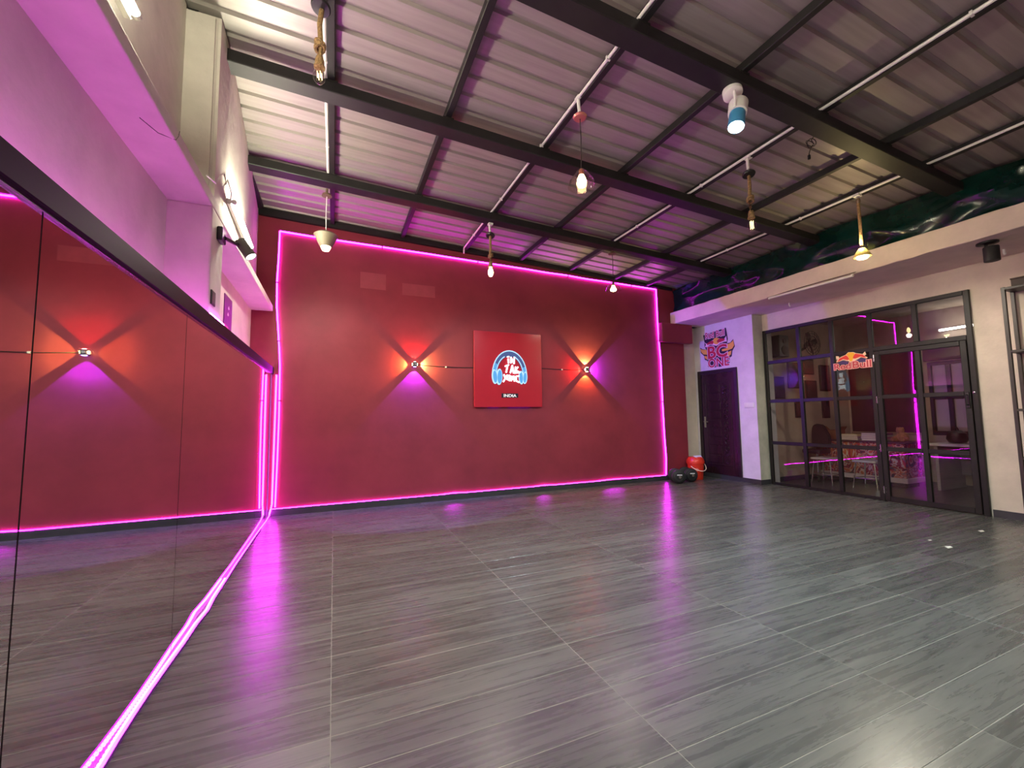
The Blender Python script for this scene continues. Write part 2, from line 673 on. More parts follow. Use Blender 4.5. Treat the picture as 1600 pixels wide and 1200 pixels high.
# ================================================================ ROOF STEEL
PX = [0.713, 1.69, 2.68, 3.65, 4.63, 5.60, 6.36]
BY = [(-1.39, -1.235), (-2.82, -2.665), (-4.27, -4.115), (-5.72, -5.565)]
blabel = ['black steel roof beam closest to the red wall, above the hanging bulbs',
          'black steel roof beam second from the red wall, crossing the ceiling mid way',
          'wide black steel roof beam that carries the white spotlight',
          None]
for i, (y0, y1) in enumerate(BY[:3]):
    t = thing('roof_beam', blabel[i], 'beam', (3.4, (y0 + y1) / 2, roofz(3.4) - 0.1), 'black beams under the roof')
    m = new()
    x0, x1 = -0.22 + 0.03 * i, 7.02
    v = box(m, x0, x1, y0, y1, 0, 0)
    for k, q in enumerate(v):
        q.co.z = roofz(q.co.x) - (0.1 if k < 4 else 0.002)
    bmesh.ops.bevel(m, geom=m.edges[:], offset=0.006, segments=1, affect='EDGES')
    obj('steel_tube', m, black_steel, t)
    # weld plates where purlins cross
    for x in PX:
        m = new()
        box(m, x - 0.05, x + 0.05, y0 - 0.003, y1 + 0.003, roofz(x) - 0.014, roofz(x) + 0.002)
        obj('weld_plate', m, black_steel, t)
plab = ['first roof purlin from the left wall, above the rope pendant',
        'second black roof purlin from the left wall',
        'third black roof purlin from the left wall, with a pale conduit',
        'fourth black roof purlin from the left wall, above the sign',
        'fifth black roof purlin from the left wall, holding the unlit rope pendant',
        'sixth black roof purlin from the left wall',
        'black roof purlin closest to the green plastic sheet']
for i, x in enumerate(PX):
    m = new()
    box(m, x - 0.028, x + 0.028, -8.5, -0.06, roofz(x), roofz(x) + 0.07)
    bmesh.ops.bevel(m, geom=[e for e in m.edges if abs((e.verts[0].co - e.verts[1].co).y) > 1], offset=0.005, segments=1, affect='EDGES')
    tag(obj('roof_purlin', m, black_steel), plab[i], 'purlin', 'black purlins under the roof sheets')
# wall plate along the back wall
m = new()
v = box(m, -0.2, 7.0, -0.05, -0.001, 0, 0)
for k, q in enumerate(v):
    q.co.z = roofz(q.co.x) - ((0.045 if q.co.x < 1 else -0.006) if k < 4 else -0.05)
tag(obj('wall_plate_beam', m, black_steel), 'black steel beam lying along the top of the red wall', 'beam')
# wall plate along the left wall top
m = new()
box(m, -0.20, -0.14, -3.0, -0.1, 4.06, 4.11)
tag(obj('edge_angle', m, black_steel), 'dark steel angle where the roof meets the left wall', 'beam')
# white conduits strapped to every second purlin
for i, (px, ya, yb, lb) in enumerate(((0.713, -8.4, -1.39, 'white conduit pipe on the purlin closest to the left wall'),
                                      (2.68, -8.4, -0.12, 'white conduit pipe on the purlin above the copper canopy pendant'),
                                      (4.63, -8.4, -1.39, 'white conduit pipe on the purlin with the unlit rope pendant'),
                                      (6.36, -8.4, -1.39, 'white conduit pipe on the purlin closest to the green sheet'))):
    t = thing('conduit_pipe', lb, 'pipe', (px - 0.043, -4, roofz(px) + 0.01), 'white conduits along the purlins')
    m = new()
    tube(m, [(px - 0.043, ya, roofz(px) + 0.012), (px - 0.043, yb, roofz(px) + 0.012)] + ([(px - 0.043, -0.11, roofz(px) - 0.02), (px - 0.043, -0.108, roofz(px) - 0.075)] if i == 1 else []), 0.013, 8)
    obj('pipe', m, white_pvc, t, True)
    y = yb - 0.5
    while y > -5.5:
        m = new()
        box(m, px - 0.06, px - 0.026, y - 0.008, y + 0.008, roofz(px) - 0.003, roofz(px) + 0.028)
        obj('saddle_clip', m, white_pvc, t)
        y -= 1.1

# ================================================================ MIRROR WALL
mir = thing('wall_mirror', 'long floor-standing wall mirror of several panels with a dark top rail', 'mirror', (0, -3.5, 0))
m = new()
box(m, -0.03, 0.004, -8.2, -0.002, 0.0, 1.86)
obj('backing_board', m, mat('mirror_backing', rgb(40, 14, 18), 0.6), mir)
edges = [-0.062, -0.972, -3.483, -4.757, -6.03, -8.1]
for a, b in zip(edges, edges[1:]):
    m = new()
    box(m, 0.004, 0.010, b + 0.0035, a - 0.0035, 0.003, 1.856)
    obj('mirror_panel', m, mirror_mat, mir)
m = new()
bevelbox(m, -0.03, 0.034, -8.2, -0.004, 1.852, 1.943, 0.004)
obj('top_rail', m, dark_wood, mir)
m = new()
bevelbox(m, 0.010, 0.020, -8.2, -0.004, 1.844, 1.853, 0.001)
obj('glass_clip_strip', m, chrome, mir)
m = new()
bevelbox(m, 0.004, 0.016, -0.060, -0.004, 0.0, 1.852, 0.002)
obj('end_post', m, mat('post_grey', rgb(130, 122, 128), 0.4), mir)

# ================================================================ LED STRIPS
def wob(a, b, n, amp, rnd):
    a, b = Vector(a), Vector(b)
    out = []
    for i in range(n + 1):
        t = i / n
        out.append(a.lerp(b, t) + Vector([rnd.uniform(-s, s) for s in amp]) * (0 if i in (0, n) else 1))
    return out
rnd = random.Random(3)
led = thing('led_strip', 'magenta light strip framing the edges of the red back wall', 'light strip', (3.3, -0.01, 0.09))
segs = [[Vector(p) for p in ((0.098, -0.014, 0.11), (0.108, -0.014, 0.75), (0.112, -0.014, 1.3), (0.105, -0.014, 1.95), (0.095, -0.014, 2.15), (0.048, -0.014, 2.75), (0.040, -0.014, 3.1), (0.052, -0.014, 3.5), (0.055, -0.014, 3.82))],
        wob((0.055, -0.014, 3.82), (6.607, -0.014, 3.722), 16, (0, 0, 0.006), rnd),
        [Vector(p) for p in ((6.607, -0.014, 3.722), (6.612, -0.014, 3.1), (6.625, -0.014, 2.7), (6.652, -0.014, 2.3), (6.655, -0.014, 1.6), (6.668, -0.014, 0.9), (6.690, -0.014, 0.4), (6.672, -0.014, 0.10))],
        wob((6.672, -0.008, 0.0880), (0.06, -0.008, 0.0880), 30, (0, 0, 0.0006), rnd)]
for k in (5, 6, 12, 19):
    segs[3][k].z += 0.010
    segs[3][k].y -= 0.004
names = ['left_run', 'top_run', 'right_run', 'bottom_run']
for s, n in zip(segs, names):
    m = new()
    tube(m, s, 0.0055 if n == 'bottom_run' else 0.0095, 6)
    obj('light_tube', m, em_led, led, True)
    if n != 'bottom_run':
        off = {'left_run': Vector((-1, 0, 0)), 'top_run': Vector((0, 0, 1)), 'right_run': Vector((1, 0, 0))}[n]
        m = new()
        for a, b in zip(s, s[1:]):
            a0, b0, a1, b1 = a + off * .0105, b + off * .0105, a + off * .0125, b + off * .0125
            q = [m.verts.new((p.x, yy, p.z)) for yy in (-0.002, -0.027) for p in (a0, b0, b1, a1)]
            for f in ((0, 1, 2, 3), (7, 6, 5, 4), (0, 4, 5, 1), (2, 6, 7, 3), (1, 5, 6, 2), (0, 3, 7, 4)):
                m.faces.new([q[t] for t in f])
        obj('strip_backing', m, mat('strip_backing_violet', rgb(120, 40, 140), 0.5), led)
m = new()
for s in segs:
    for a, b in zip(s, s[1:]):
        k = int((b - a).length / 0.55)
for x, y, z, dx in ((0.04, -0.014, 3.1, 1), (0.084, -0.014, 2.3, 1), (0.11, -0.014, 1.5, 1), (6.625, -0.014, 2.7, 1), (6.656, -0.014, 1.5, 1)):
    m2 = new()
    box(m2, x - 0.016, x + 0.016, y - 0.013, 0.0, z - 0.007, z + 0.007)
    obj('clip', m2, black_plastic, led)
for x in (1.4, 2.9, 4.6, 6.0):
    zc = 3.82 - (x - 0.05) * 0.0149
    m2 = new()
    box(m2, x - 0.007, x + 0.007, -0.027, 0.0, zc - 0.016, zc + 0.016)
    obj('clip', m2, black_plastic, led)

led2 = thing('led_strip', 'magenta light strip lying on the floor along the mirror and rising in the corner', 'light strip', (0.04, -3, 0.0))
pts = [(0.074, -0.03, 1.84), (0.072, -0.028, 1.4), (0.070, -0.03, 0.9), (0.068, -0.03, 0.4), (0.068, -0.035, 0.16),
       (0.058, -0.055, 0.095), (0.047, -0.11, 0.03), (0.042, -0.3, 0.014)]
for p in ((0.034, -0.724), (0.030, -1.1), (0.029, -1.46), (0.027, -2.013), (0.032, -2.355), (0.036, -2.738), (0.048, -2.941),
          (0.036, -3.136), (0.036, -3.375), (0.03, -3.613), (0.027, -3.81), (0.028, -3.992), (0.032, -4.152), (0.038, -4.27), (0.036, -4.6), (0.03, -5.1), (0.034, -5.8), (0.032, -6.6), (0.03, -8.0)):
    pts.append((p[0], p[1], 0.013))
m = new()
tube(m, pts, 0.0065, 6)
obj('light_tube', m, em_floor, led2, True)
m = new()
bk = [Vector(p) for p in pts if p[1] < -0.5]
for a, b in zip(bk, bk[1:]):
    v = [m.verts.new(p) for p in ((a.x + .0085, a.y, .001), (b.x + .0085, b.y, .001), (b.x + .0085, b.y, .017), (a.x + .0085, a.y, .017),
                                  (a.x + .0115, a.y, .001), (b.x + .0115, b.y, .001), (b.x + .0115, b.y, .017), (a.x + .0115, a.y, .017))]
    for f in ((0, 1, 2, 3), (7, 6, 5, 4), (3, 2, 6, 7), (0, 4, 5, 1)):
        m.faces.new([v[i] for i in f])
obj('strip_backing', m, mat('strip_backing_violet', rgb(120, 40, 140), 0.5), led2)
m = new()
P2 = [Vector(p) for p in pts]
for a, b in zip(P2, P2[1:]):
    if a.y > -2.2 and a.z < 0.05:
        continue
    n = max(1, int((b - a).length / 0.020))
    for k in range(n):
        q = a.lerp(b, k / n)
        if a.z > 0.05:
            box(m, q.x - 0.016, q.x - 0.006, q.y - 0.004, q.y + 0.004, q.z - 0.005, q.z + 0.005)
        else:
            box(m, q.x - 0.014, q.x - 0.003, q.y - 0.006, q.y + 0.006, 0.012, 0.023)
o = obj('led_beads', m, em_bead, led2)
o['kind'] = 'stuff'

led3 = thing('led_strip', 'magenta light strip hidden on the ledge behind the mirror top rail', 'light strip', (-0.09, -4, 1.905))
m = new()
tube(m, [(-0.09, -8.2, 1.912), (-0.09, -3.06, 1.912)], 0.008, 6)
obj('light_tube', m, em_ledge, led3, True)
m = new()
tube(m, [(0.017, -3.06, 1.953), (0.017, -2.70, 1.953)], 0.008, 6)
obj('light_tube', m, em_ledge, led3, True)
m = new()
tube(m, [(-0.09, -2.68, 1.912), (-0.09, -0.03, 1.912)], 0.008, 6)
obj('light_tube', m, em_ledge, led3, True)

# ================================================================ LEFT WALL FITTINGS
def tube_light(y0, y1, x, z, label, x2=None, z2=None):
    t = thing('tube_light', label, 'light', (x, (y0 + y1) / 2, z), 'tube lights on the left wall')
    x2 = x if x2 is None else x2
    z2 = z if z2 is None else z2
    m = new()
    tube(m, [(x - 0.033, y0, z), (x2 - 0.033, y1, z2)], 0.024, 6)
    obj('batten', m, white_pvc, t)
    m = new()
    tube(m, [(x, y0 + 0.02, z), (x2, y1 - 0.02, z2)], 0.0165, 10)
    obj('glowing_tube', m, em_tube, t, True)
    for (xx, yy, zz, s) in ((x, y0, z, 1), (x2, y1, z2, -1)):
        m = new()
        lathe(m, [(0.0, -0.002), (0.018, 0.0), (0.018, 0.022), (0.0, 0.022)], (xx, yy if s > 0 else yy - 0.022, zz), 10, (0, 1, 0))
        obj('end_cap', m, white_pvc, t)
    return t
tube_light(-2.66, -1.50, 0.045, 2.925, 'lit tube light on the upper left wall beside the black spotlight', -0.02, 3.0)
tube_light(-5.35, -4.14, -0.04, 3.015, 'lit tube light on the upper left wall at the top edge of the view')
tube_light(-7.6, -6.4, -0.135, 3.12, 'added lit tube light, unseen, on the left wall behind the viewpoint')  # extra tube out of view, added to brighten the foreground
# supply cable with a loop above the second tube
m = new()
tube(m, [(0.012, -3.25, 2.80), (0.012, -3.04, 2.86), (0.018, -2.95, 2.97), (0.022, -2.87, 3.03), (0.022, -2.80, 2.99), (0.020, -2.86, 2.94), (0.025, -2.78, 3.03), (0.035, -2.70, 2.97), (0.02, -2.65, 2.93)], 0.005, 6)
tag(obj('lamp_cable', m, white_pvc, None, True), 'looped white cable feeding the tube light beside the column', 'cable')
m = new()
tube(m, [(0.004, -3.72, 2.78), (0.006, -3.74, 2.74), (0.002, -3.76, 2.705), (-0.06, -3.8, 2.701), (-0.10, -3.90, 2.701)], 0.0016, 5)
tag(obj('loose_cable', m, wire_mat, None, True), 'thin dark cable hanging over the edge of the ledge', 'cable')

# black spotlight on the column
t = thing('spotlight', 'small black spotlight on an arm, lit, fixed to the left column', 'spotlight', (0.0, -2.86, 2.56))
m = new()
bevelbox(m, 0.0, 0.035, -2.91, -2.80, 2.52, 2.62, 0.006)
obj('base', m, black_plastic, t)
m = new()
tube(m, [(0.035, -2.84, 2.56), (0.075, -2.72, 2.575), (0.085, -2.62, 2.60)], 0.014, 8)
obj('arm', m, black_plastic, t, True)
m = new()
ax = Vector((0.42, -0.10, -0.62)).normalized()
c0 = Vector((0.082, -2.63, 2.640))
lathe(m, [(0.02, 0), (0.040, 0.012), (0.042, 0.16), (0.039, 0.16), (0.036, 0.150)], c0, 18, ax, True, False)
obj('lamp_head', m, mat('can_grey', rgb(60, 55, 50), 0.4), t, True)
m = new()
lathe(m, [(0.037, 0.151), (0.028, 0.160), (0.0, 0.162)], c0, 18, ax, False, False)
obj('lens', m, em_can, t)
lamp('SPOT', 'spot_lamp', t, c0 + ax * 0.18, P_CAN, (1, .95, .9), 0.03, ax, math.radians(95), 0.6)

# small framed plate and poster strip
t = thing('framed_plate', 'small dark framed plate on the side of the left column', 'picture', (0.002, -2.95, 2.05))
m = new()
bevelbox(m, 0.0, 0.010, -3.0, -2.905, 2.035, 2.135, 0.003)
obj('frame', m, black_plastic, t)
m = new()
box(m, 0.010, 0.0115, -2.988, -2.917, 2.047, 2.123)
obj('print', m, mat('plate_print', rgb(96, 84, 88), 0.5, var=0.6, vscale=60), t)
t = thing('banner_strip', 'narrow purple and pink poster on the left wall behind the mirror rail', 'poster', (-0.248, -1.28, 1.96))
m = new()
box(m, -0.25, -0.243, -1.45, -1.12, 1.93, 2.52)
obj('board', m, mat('poster_purple', rgb(112, 48, 118), 0.4, var=0.3, vscale=8), t)
m = new()
poly = [(-1.45, 1.93), (-1.12, 1.93), (-1.12, 2.10), (-1.28, 2.21), (-1.45, 2.22)]
prism(m, poly, lambda u, v, d: (d, u, v), -0.243, -0.2415)
obj('pink_print', m, mat('poster_pink', rgb(226, 92, 156), 0.4, var=0.2, vscale=9), t)
for (yy, zz) in ((-1.27, 2.40), (-1.29, 2.33)):
    m = new()
    prism(m, [(yy - 0.03, zz), (yy, zz - 0.012), (yy + 0.035, zz + 0.005), (yy, zz + 0.03)], lambda u, v, d: (d, u, v), -0.243, -0.2415)
    obj('pale_print', m, mat('poster_pale', rgb(236, 214, 226), 0.4), t)

# ================================================================ BACK WALL
# sign board
SX, SZ, SW, SH = 2.81, 1.405, 1.20, 1.225
sign = thing('sign_board', 'square red wall sign with white lettering inside blue headphones', 'sign', (SX + SW / 2, -0.02, SZ))
def sf(u, v, d):
    return (SX + u, -0.06 - d, SZ + v)
m = new()
bevelbox(m, SX + 0.01, SX + SW - 0.01, -0.045, -0.0, SZ + 0.01, SZ + SH - 0.01, 0.003)
obj('backing_box', m, mat('sign_dark_edge', rgb(40, 10, 16), 0.4), sign)
m = new()
bevelbox(m, SX, SX + SW, -0.060, -0.045, SZ, SZ + SH, 0.003)
obj('face_panel', m, mat('sign_red_acrylic', rgb(188, 34, 54), 0.22, spec=0.6, var=0.08, vscale=2), sign)
m = new()
box(m, SX + 0.25, SX + 0.45, -0.030, -0.010, SZ + 0.001, SZ + 0.009)
box(m, SX + 0.60, SX + 1.0, -0.030, -0.010, SZ + 0.001, SZ + 0.009)
obj('backlight', m, em_viol, sign)

def ring_band(cx, cy, rx0, ry0, rx1, ry1, a0, a1, n=22):
    out = [(cx + rx0 * math.cos(a0 + (a1 - a0) * i / n), cy + ry0 * math.sin(a0 + (a1 - a0) * i / n)) for i in range(n + 1)]
    inn = [(cx + rx1 * math.cos(a0 + (a1 - a0) * i / n), cy + ry1 * math.sin(a0 + (a1 - a0) * i / n)) for i in range(n + 1)]
    return out, inn
def band_bm(args, d0, d1):
    m = new()
    o, i = ring_band(*args)
    for k in range(len(o) - 1):
        prism(m, [o[k], o[k + 1], i[k + 1], i[k]], sf, d0, d1)
    return m
def ell(cx, cy, rx, ry, rot=0, n=22):
    return [(cx + rx * math.cos(2 * PI * k / n) * math.cos(rot) - ry * math.sin(2 * PI * k / n) * math.sin(rot),
             cy + rx * math.cos(2 * PI * k / n) * math.sin(rot) + ry * math.sin(2 * PI * k / n) * math.cos(rot)) for k in range(n)]
hc = (0.612, 0.520)
hp = obj('headphones', band_bm((hc[0], hc[1], .305, .405, .225, .310, math.radians(-8), math.radians(188)), 0.0, 0.006), em_navy, sign)
obj('outer_edge', band_bm((hc[0], hc[1], .312, .412, .296, .394, math.radians(-14), math.radians(194)), 0.0, 0.008), em_pale, hp)
obj('inner_edge', band_bm((hc[0], hc[1], .246, .336, .232, .318, math.radians(-8), math.radians(70)), 0.0, 0.009), em_pale, hp)
obj('inner_edge', band_bm((hc[0], hc[1], .246, .336, .232, .318, math.radians(112), math.radians(188)), 0.0, 0.009), em_pale, hp)
obj('left_slider', band_bm((hc[0], hc[1], .290, .390, .250, .340, math.radians(150), math.radians(192)), 0.0, 0.010), em_blue, hp)
obj('right_slider', band_bm((hc[0], hc[1], .290, .390, .250, .340, math.radians(-12), math.radians(22)), 0.0, 0.010), em_blue, hp)
for cx, rr, rot in ((0.345, 1, 0.08), (0.425, 1.12, -0.05)):
    m = new()
    prism(m, ell(cx, 0.49, 0.048 * rr, 0.118 * rr, rot), sf, 0.0, 0.012)
    obj('ear_cup', m, em_pale, hp)
    m = new()
    prism(m, ell(cx + 0.006, 0.49, 0.034 * rr, 0.098 * rr, rot), sf, 0.012, 0.016)
    obj('ear_pad', m, em_blue, hp)
for cx, rr, rot in ((0.885, .92, -0.08), (0.815, 1.0, 0.05)):
    m = new()
    prism(m, ell(cx, 0.485, 0.044 * rr, 0.112 * rr, rot), sf, 0.0, 0.012)
    obj('ear_cup', m, em_pale, hp)
    m = new()
    prism(m, ell(cx - 0.005, 0.485, 0.031 * rr, 0.092 * rr, rot), sf, 0.012, 0.016)
    obj('ear_pad', m, em_blue, hp)
# hand-drawn fat letters as stroke lines, sign crop coordinates -> sign plane
def sp(x, y):
    return ((x - 155) / 855 * SW, (1085 - y) / 925 * SH)
def strokes(lines, wd):
    m = new()
    for ln in lines:
        q = [sp(*p) for p in ln]
        for a, b in zip(q, q[1:]):
            a, b = Vector(a), Vector(b)
            d = (b - a).normalized() * wd * 0.45
            n = Vector((-d.y, d.x)).normalized() * wd
            poly = [a - d - n * .75, a - d * 1.6, a - d + n * .75, b + d + n * .75, b + d * 1.6, b + d - n * .75]
            prism(m, [(p.x, p.y) for p in poly], sf, 0.004, 0.018)
    return m
W1 = 0.0145
glyphs = {'letter_i': [[(571, 492), (574, 538)], [(563, 466), (578, 462)]],
          'letter_n': [[(606, 470), (604, 538)], [(606, 472), (642, 540)], [(648, 466), (644, 545)]],
          'letter_t': [[(535, 582), (575, 564)], [(562, 572), (545, 655)]],
          'letter_a': [[(622, 572), (598, 660)], [(622, 572), (636, 662)], [(608, 628), (632, 626)]],
          'letter_k': [[(662, 590), (658, 648)], [(692, 590), (664, 622)], [(668, 632), (712, 652)], [(652, 664), (716, 655)]],
          'letter_y': [[(516, 690), (532, 730)], [(552, 698), (528, 740), (508, 772)]],
          'letter_u': [[(560, 692), (556, 745)], [(560, 745), (584, 752)], [(586, 695), (584, 758)]],
          'letter_m': [[(606, 760), (610, 706)], [(612, 706), (626, 742)], [(628, 742), (640, 704)], [(640, 704), (646, 762)]],
          'letter_c': [[(704, 700), (672, 704)], [(670, 704), (668, 756)], [(668, 760), (704, 776)]]}
for g, ln in glyphs.items():
    obj('letter', strokes(ln, W1), em_sign, sign)
m = new()
pl = [sp(485, 917), sp(694, 917), sp(694, 970), sp(485, 970)]
prism(m, pl, sf, 0.0, 0.004)
obj('name_plate', m, mat('sign_navy_plate', rgb(30, 22, 44), 0.4), sign)
cu, cv = sp(589, 962)
m = text_bm('INDIA', 0.066, lambda u, v, d: sf(cu + u, cv + v, d), 0.004, 0.008, offset=0.0006, sx=1.28)
obj('plate_lettering', m, mat('plate_white', rgb(240, 240, 245), 0.5, emit=(1, 1, 1, 1), estr=0.5), sign)

# sconces
COLS = {'red': (1, .03, .015), 'yellow': (1, 1.0, .2), 'violet': (.17, .02, 1), 'orange': (1, .42, .06)}
def sconce(x, z, label, up, right, down, left):
    t = thing('wall_sconce', label, 'wall light', (x, -0.03, z), 'four-way colour wall lights')
    m = new()
    bevelbox(m, x - 0.034, x + 0.034, -0.088, -0.0, z - 0.034, z + 0.034, 0.006)
    obj('lamp_body', m, mat('sconce_grey', rgb(70, 68, 72), 0.4, metal=0.4), t)
    m = new()
    lathe(m, [(0.0, 0.0), (0.016, 0.0), (0.016, 0.006), (0.0, 0.006)], (x, -0.0935, z), 14, (0, 1, 0))
    obj('front_cap', m, chrome, t)
    for (dx, dz), c in zip(((0, 1), (1, 0), (0, -1), (-1, 0)), (up, right, down, left)):
        m = new()
        cx, cz = x + dx * 0.036, z + dz * 0.036
        box(m, cx - (0.016 if dz else 0.003), cx + (0.016 if dz else 0.003), -0.074, -0.040, cz - (0.016 if dx else 0.003), cz + (0.016 if dx else 0.003))
        obj('lens', m, emitter('sconce_lens', tuple(min(1, q * .8 + .2) for q in COLS[c]) + (1,), 30.0), t)
        k = {'red': 1.1, 'yellow': 1.2, 'violet': 3.6, 'orange': 1.0}[c]
        lamp('SPOT', 'lobe_lamp', t, (x + dx * 0.044, -0.056, z + dz * 0.044), P_SCONCE * k, COLS[c], 0.004, (dx, 0.06, dz), math.radians(84), 0.06)
    return t
sconce(1.882, 2.048, 'small wall light left of the sign, red above and violet below', 'red', 'yellow', 'violet', 'orange')
sconce(4.915, 2.067, 'small wall light right of the sign, yellow above and orange below', 'yellow', 'violet', 'orange', 'red')
def wall_cable(x0, z0, x1, z1, label):
    t = thing('wall_cable', label, 'cable', ((x0 + x1) / 2, -0.004, (z0 + z1) / 2))
    m = new()
    n = 8
    tube(m, [(x0 + (x1 - x0) * i / n, -0.006, z0 + (z1 - z0) * i / n - 0.012 * math.sin(PI * i / n)) for i in range(n + 1)], 0.0055, 6)
    obj('wire', m, wire_mat, t, True)
    m = new()
    xc = x0 + (x1 - x0) * 0.5
    box(m, xc - 0.012, xc + 0.012, -0.016, 0.0, (z0 + z1) / 2 - 0.024, (z0 + z1) / 2)
    obj('nail_clip', m, white_pvc, t)
wall_cable(1.92, 2.05, 2.82, 2.035, 'thin dark cable running from the left wall light to the sign')
wall_cable(4.0, 2.07, 4.87, 2.068, 'thin dark cable running from the sign to the right wall light')
# repaired plaster patches on the red wall
for i, (x, z, wx, wz) in enumerate(((1.28, 3.27, .36, .24), (1.95, 3.2, .5, .18))):
    m = new()
    bevelbox(m, x - wx / 2, x + wx / 2, -0.003, 0.0, z - wz / 2, z + wz / 2, 0.0012)
    struct('trim_%d' % (20 + i), m, mat('red_patch_paint', rgb(150, 58, 70), 0.55, var=0.15, vscale=6))

# ================================================================ PENDANTS
def bulb_prof(r, h):
    return [(0.0, -h), (r * 0.55, -h * 0.93), (r * 0.9, -h * 0.74), (r, -h * 0.55), (r * 0.85, -h * 0.33), (r * 0.5, -h * 0.12), (r * 0.42, 0.0)]
def knot(m, x, y, z, s, rnd):
    for k in range(3):
        a = rnd.uniform(0, 6)
        pts = []
        for i in range(11):
            th = 2 * PI * i / 10
            p = Vector((math.cos(th) * s, math.sin(th) * s, (k - 1) * s * 0.55 + math.sin(th + a) * s * 0.5))
            pts.append(Vector((x, y, z)) + p)
        tube(m, pts, s * 0.42, 6)
def rope_pendant(x, y, ztop, zcan, zknot, zsock, zend, lit, label, k=1.0, seed=1):
    rn = random.Random(seed)
    t = thing('pendant_light', label, 'pendant light', (x, y, zend), 'hanging pendant lights')
    m = new()
    tube(m, [(x - 0.01, y, ztop), (x - 0.008, y, (ztop + zcan) / 2), (x, y, zcan + 0.02)], 0.014, 8)
    obj('stem', m, white_pvc, t, True)
    m = new()
    box(m, x - 0.03, x + 0.03, y - 0.03, y + 0.03, ztop - 0.012, ztop + 0.012)
    obj('junction', m, white_pvc, t)
    m = new()
    lathe(m, [(0.02, 0.035), (0.05, 0.022), (0.062, 0.0), (0.055, -0.012), (0.0, -0.016)], (x, y, zcan), 20, (0.12, 0.2, 1))
    obj('canopy', m, black_plastic, t, True)
    m = new()
    zz = [zcan - 0.01, (zcan + zknot) / 2, zknot, zknot - 0.1, (zknot + zsock) / 2, zsock + 0.05]
    tube(m, [(x + rn.uniform(-.006, .006), y + rn.uniform(-.006, .006), z) for z in zz], 0.016, 10)
    rp = obj('rope', m, rope_mat, t, True)
    m = new()
    knot(m, x, y, zknot - 0.02, 0.027, rn)
    obj('knot', m, rope_mat, rp, True)
    m = new()
    lathe(m, [(0.021, 0.06), (0.028, 0.03), (0.028, 0.0), (0.034, -0.004), (0.034, -0.018), (0.0, -0.018)], (x, y, zsock), 16)
    obj('socket', m, rope_mat, t, True)
    m = new()
    h = zsock - 0.018 - zend
    if lit:
        lathe(m, bulb_prof(0.036, h), (x, y, zsock - 0.018), 16)
        obj('bulb', m, em_bulb, t, True)
        lamp('SPOT', 'bulb_lamp', t, (x, y, zend - 0.06), P_BULB * k, (1, .93, .76), 0.05, (0, 0, -1), math.radians(178), 0.5)
    else:
        lathe(m, bulb_prof(0.040, h), (x, y, zsock - 0.018), 16)
        bl = obj('bulb', m, bulb_glass, t, True)
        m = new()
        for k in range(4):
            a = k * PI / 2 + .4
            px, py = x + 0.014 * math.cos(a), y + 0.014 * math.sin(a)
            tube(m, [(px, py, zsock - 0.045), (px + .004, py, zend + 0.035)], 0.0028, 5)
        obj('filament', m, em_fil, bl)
    return t
rope_pendant(0.655, -3.51, 4.02, 3.955, 3.70, 3.545, 3.42, False, 'unlit rope pendant with a thick knot near the left wall', seed=2)
rope_pendant(2.647, -1.30, 3.80, 3.645, 3.39, 3.235, 3.085, True, 'lit rope pendant with a bare glowing bulb above the sign', seed=4)
rope_pendant(4.605, -3.56, 3.84, 3.665, 3.42, 3.22, 3.06, False, 'unlit rope pendant with a dark canopy right of the white spotlight', seed=6)

def spot_down(t, x, y, z, power):
    lamp('SPOT', 'bulb_lamp', t, (x, y, z), power, (1, .93, .76), 0.035, (0, 0, -1), math.radians(178), 0.5)

rope_pendant(6.32, -5.75, 3.74, 3.62, 3.40, 3.20, 3.05, True, 'added lit rope pendant, unseen, beside the canopy behind the view', k=0.06, seed=10)  # unseen lamp added to fill the near floor with light
# conical shade
x, y = 0.662, -1.30
t = thing('pendant_light', 'lit pendant with a beige cone shade by the left corner of the red wall', 'pendant light', (x, y, 3.15), 'hanging pendant lights')
m = new(); lathe(m, [(0.012, 0.09), (0.016, 0.03), (0.05, 0.022), (0.055, 0.0), (0.0, -0.006)], (x, y, 3.785), 18)
obj('canopy', m, bronze, t, True)
m = new(); tube(m, [(x, y, 3.79), (x - .004, y, 3.6), (x, y, 3.36)], 0.005, 6)
obj('wire', m, white_pvc, t, True)
m = new(); lathe(m, [(0.0, 3.372 - 3.15), (0.10, 3.345 - 3.15), (0.128, 3.322 - 3.15), (0.062, 3.19 - 3.15), (0.056, 3.19 - 3.15), (0.118, 3.318 - 3.15), (0.0, 3.35 - 3.15)], (x, y, 3.15), 24)
obj('shade', m, shade_mat, t, True)
m = new(); lathe(m, [(0.0, -0.05), (0.035, -0.042), (0.052, -0.01), (0.05, 0.03), (0.0, 0.04)], (x, y, 3.19), 18)
obj('bulb', m, em_bulb, t, True)
spot_down(t, x, y, 3.09, P_BULB * 2.0)

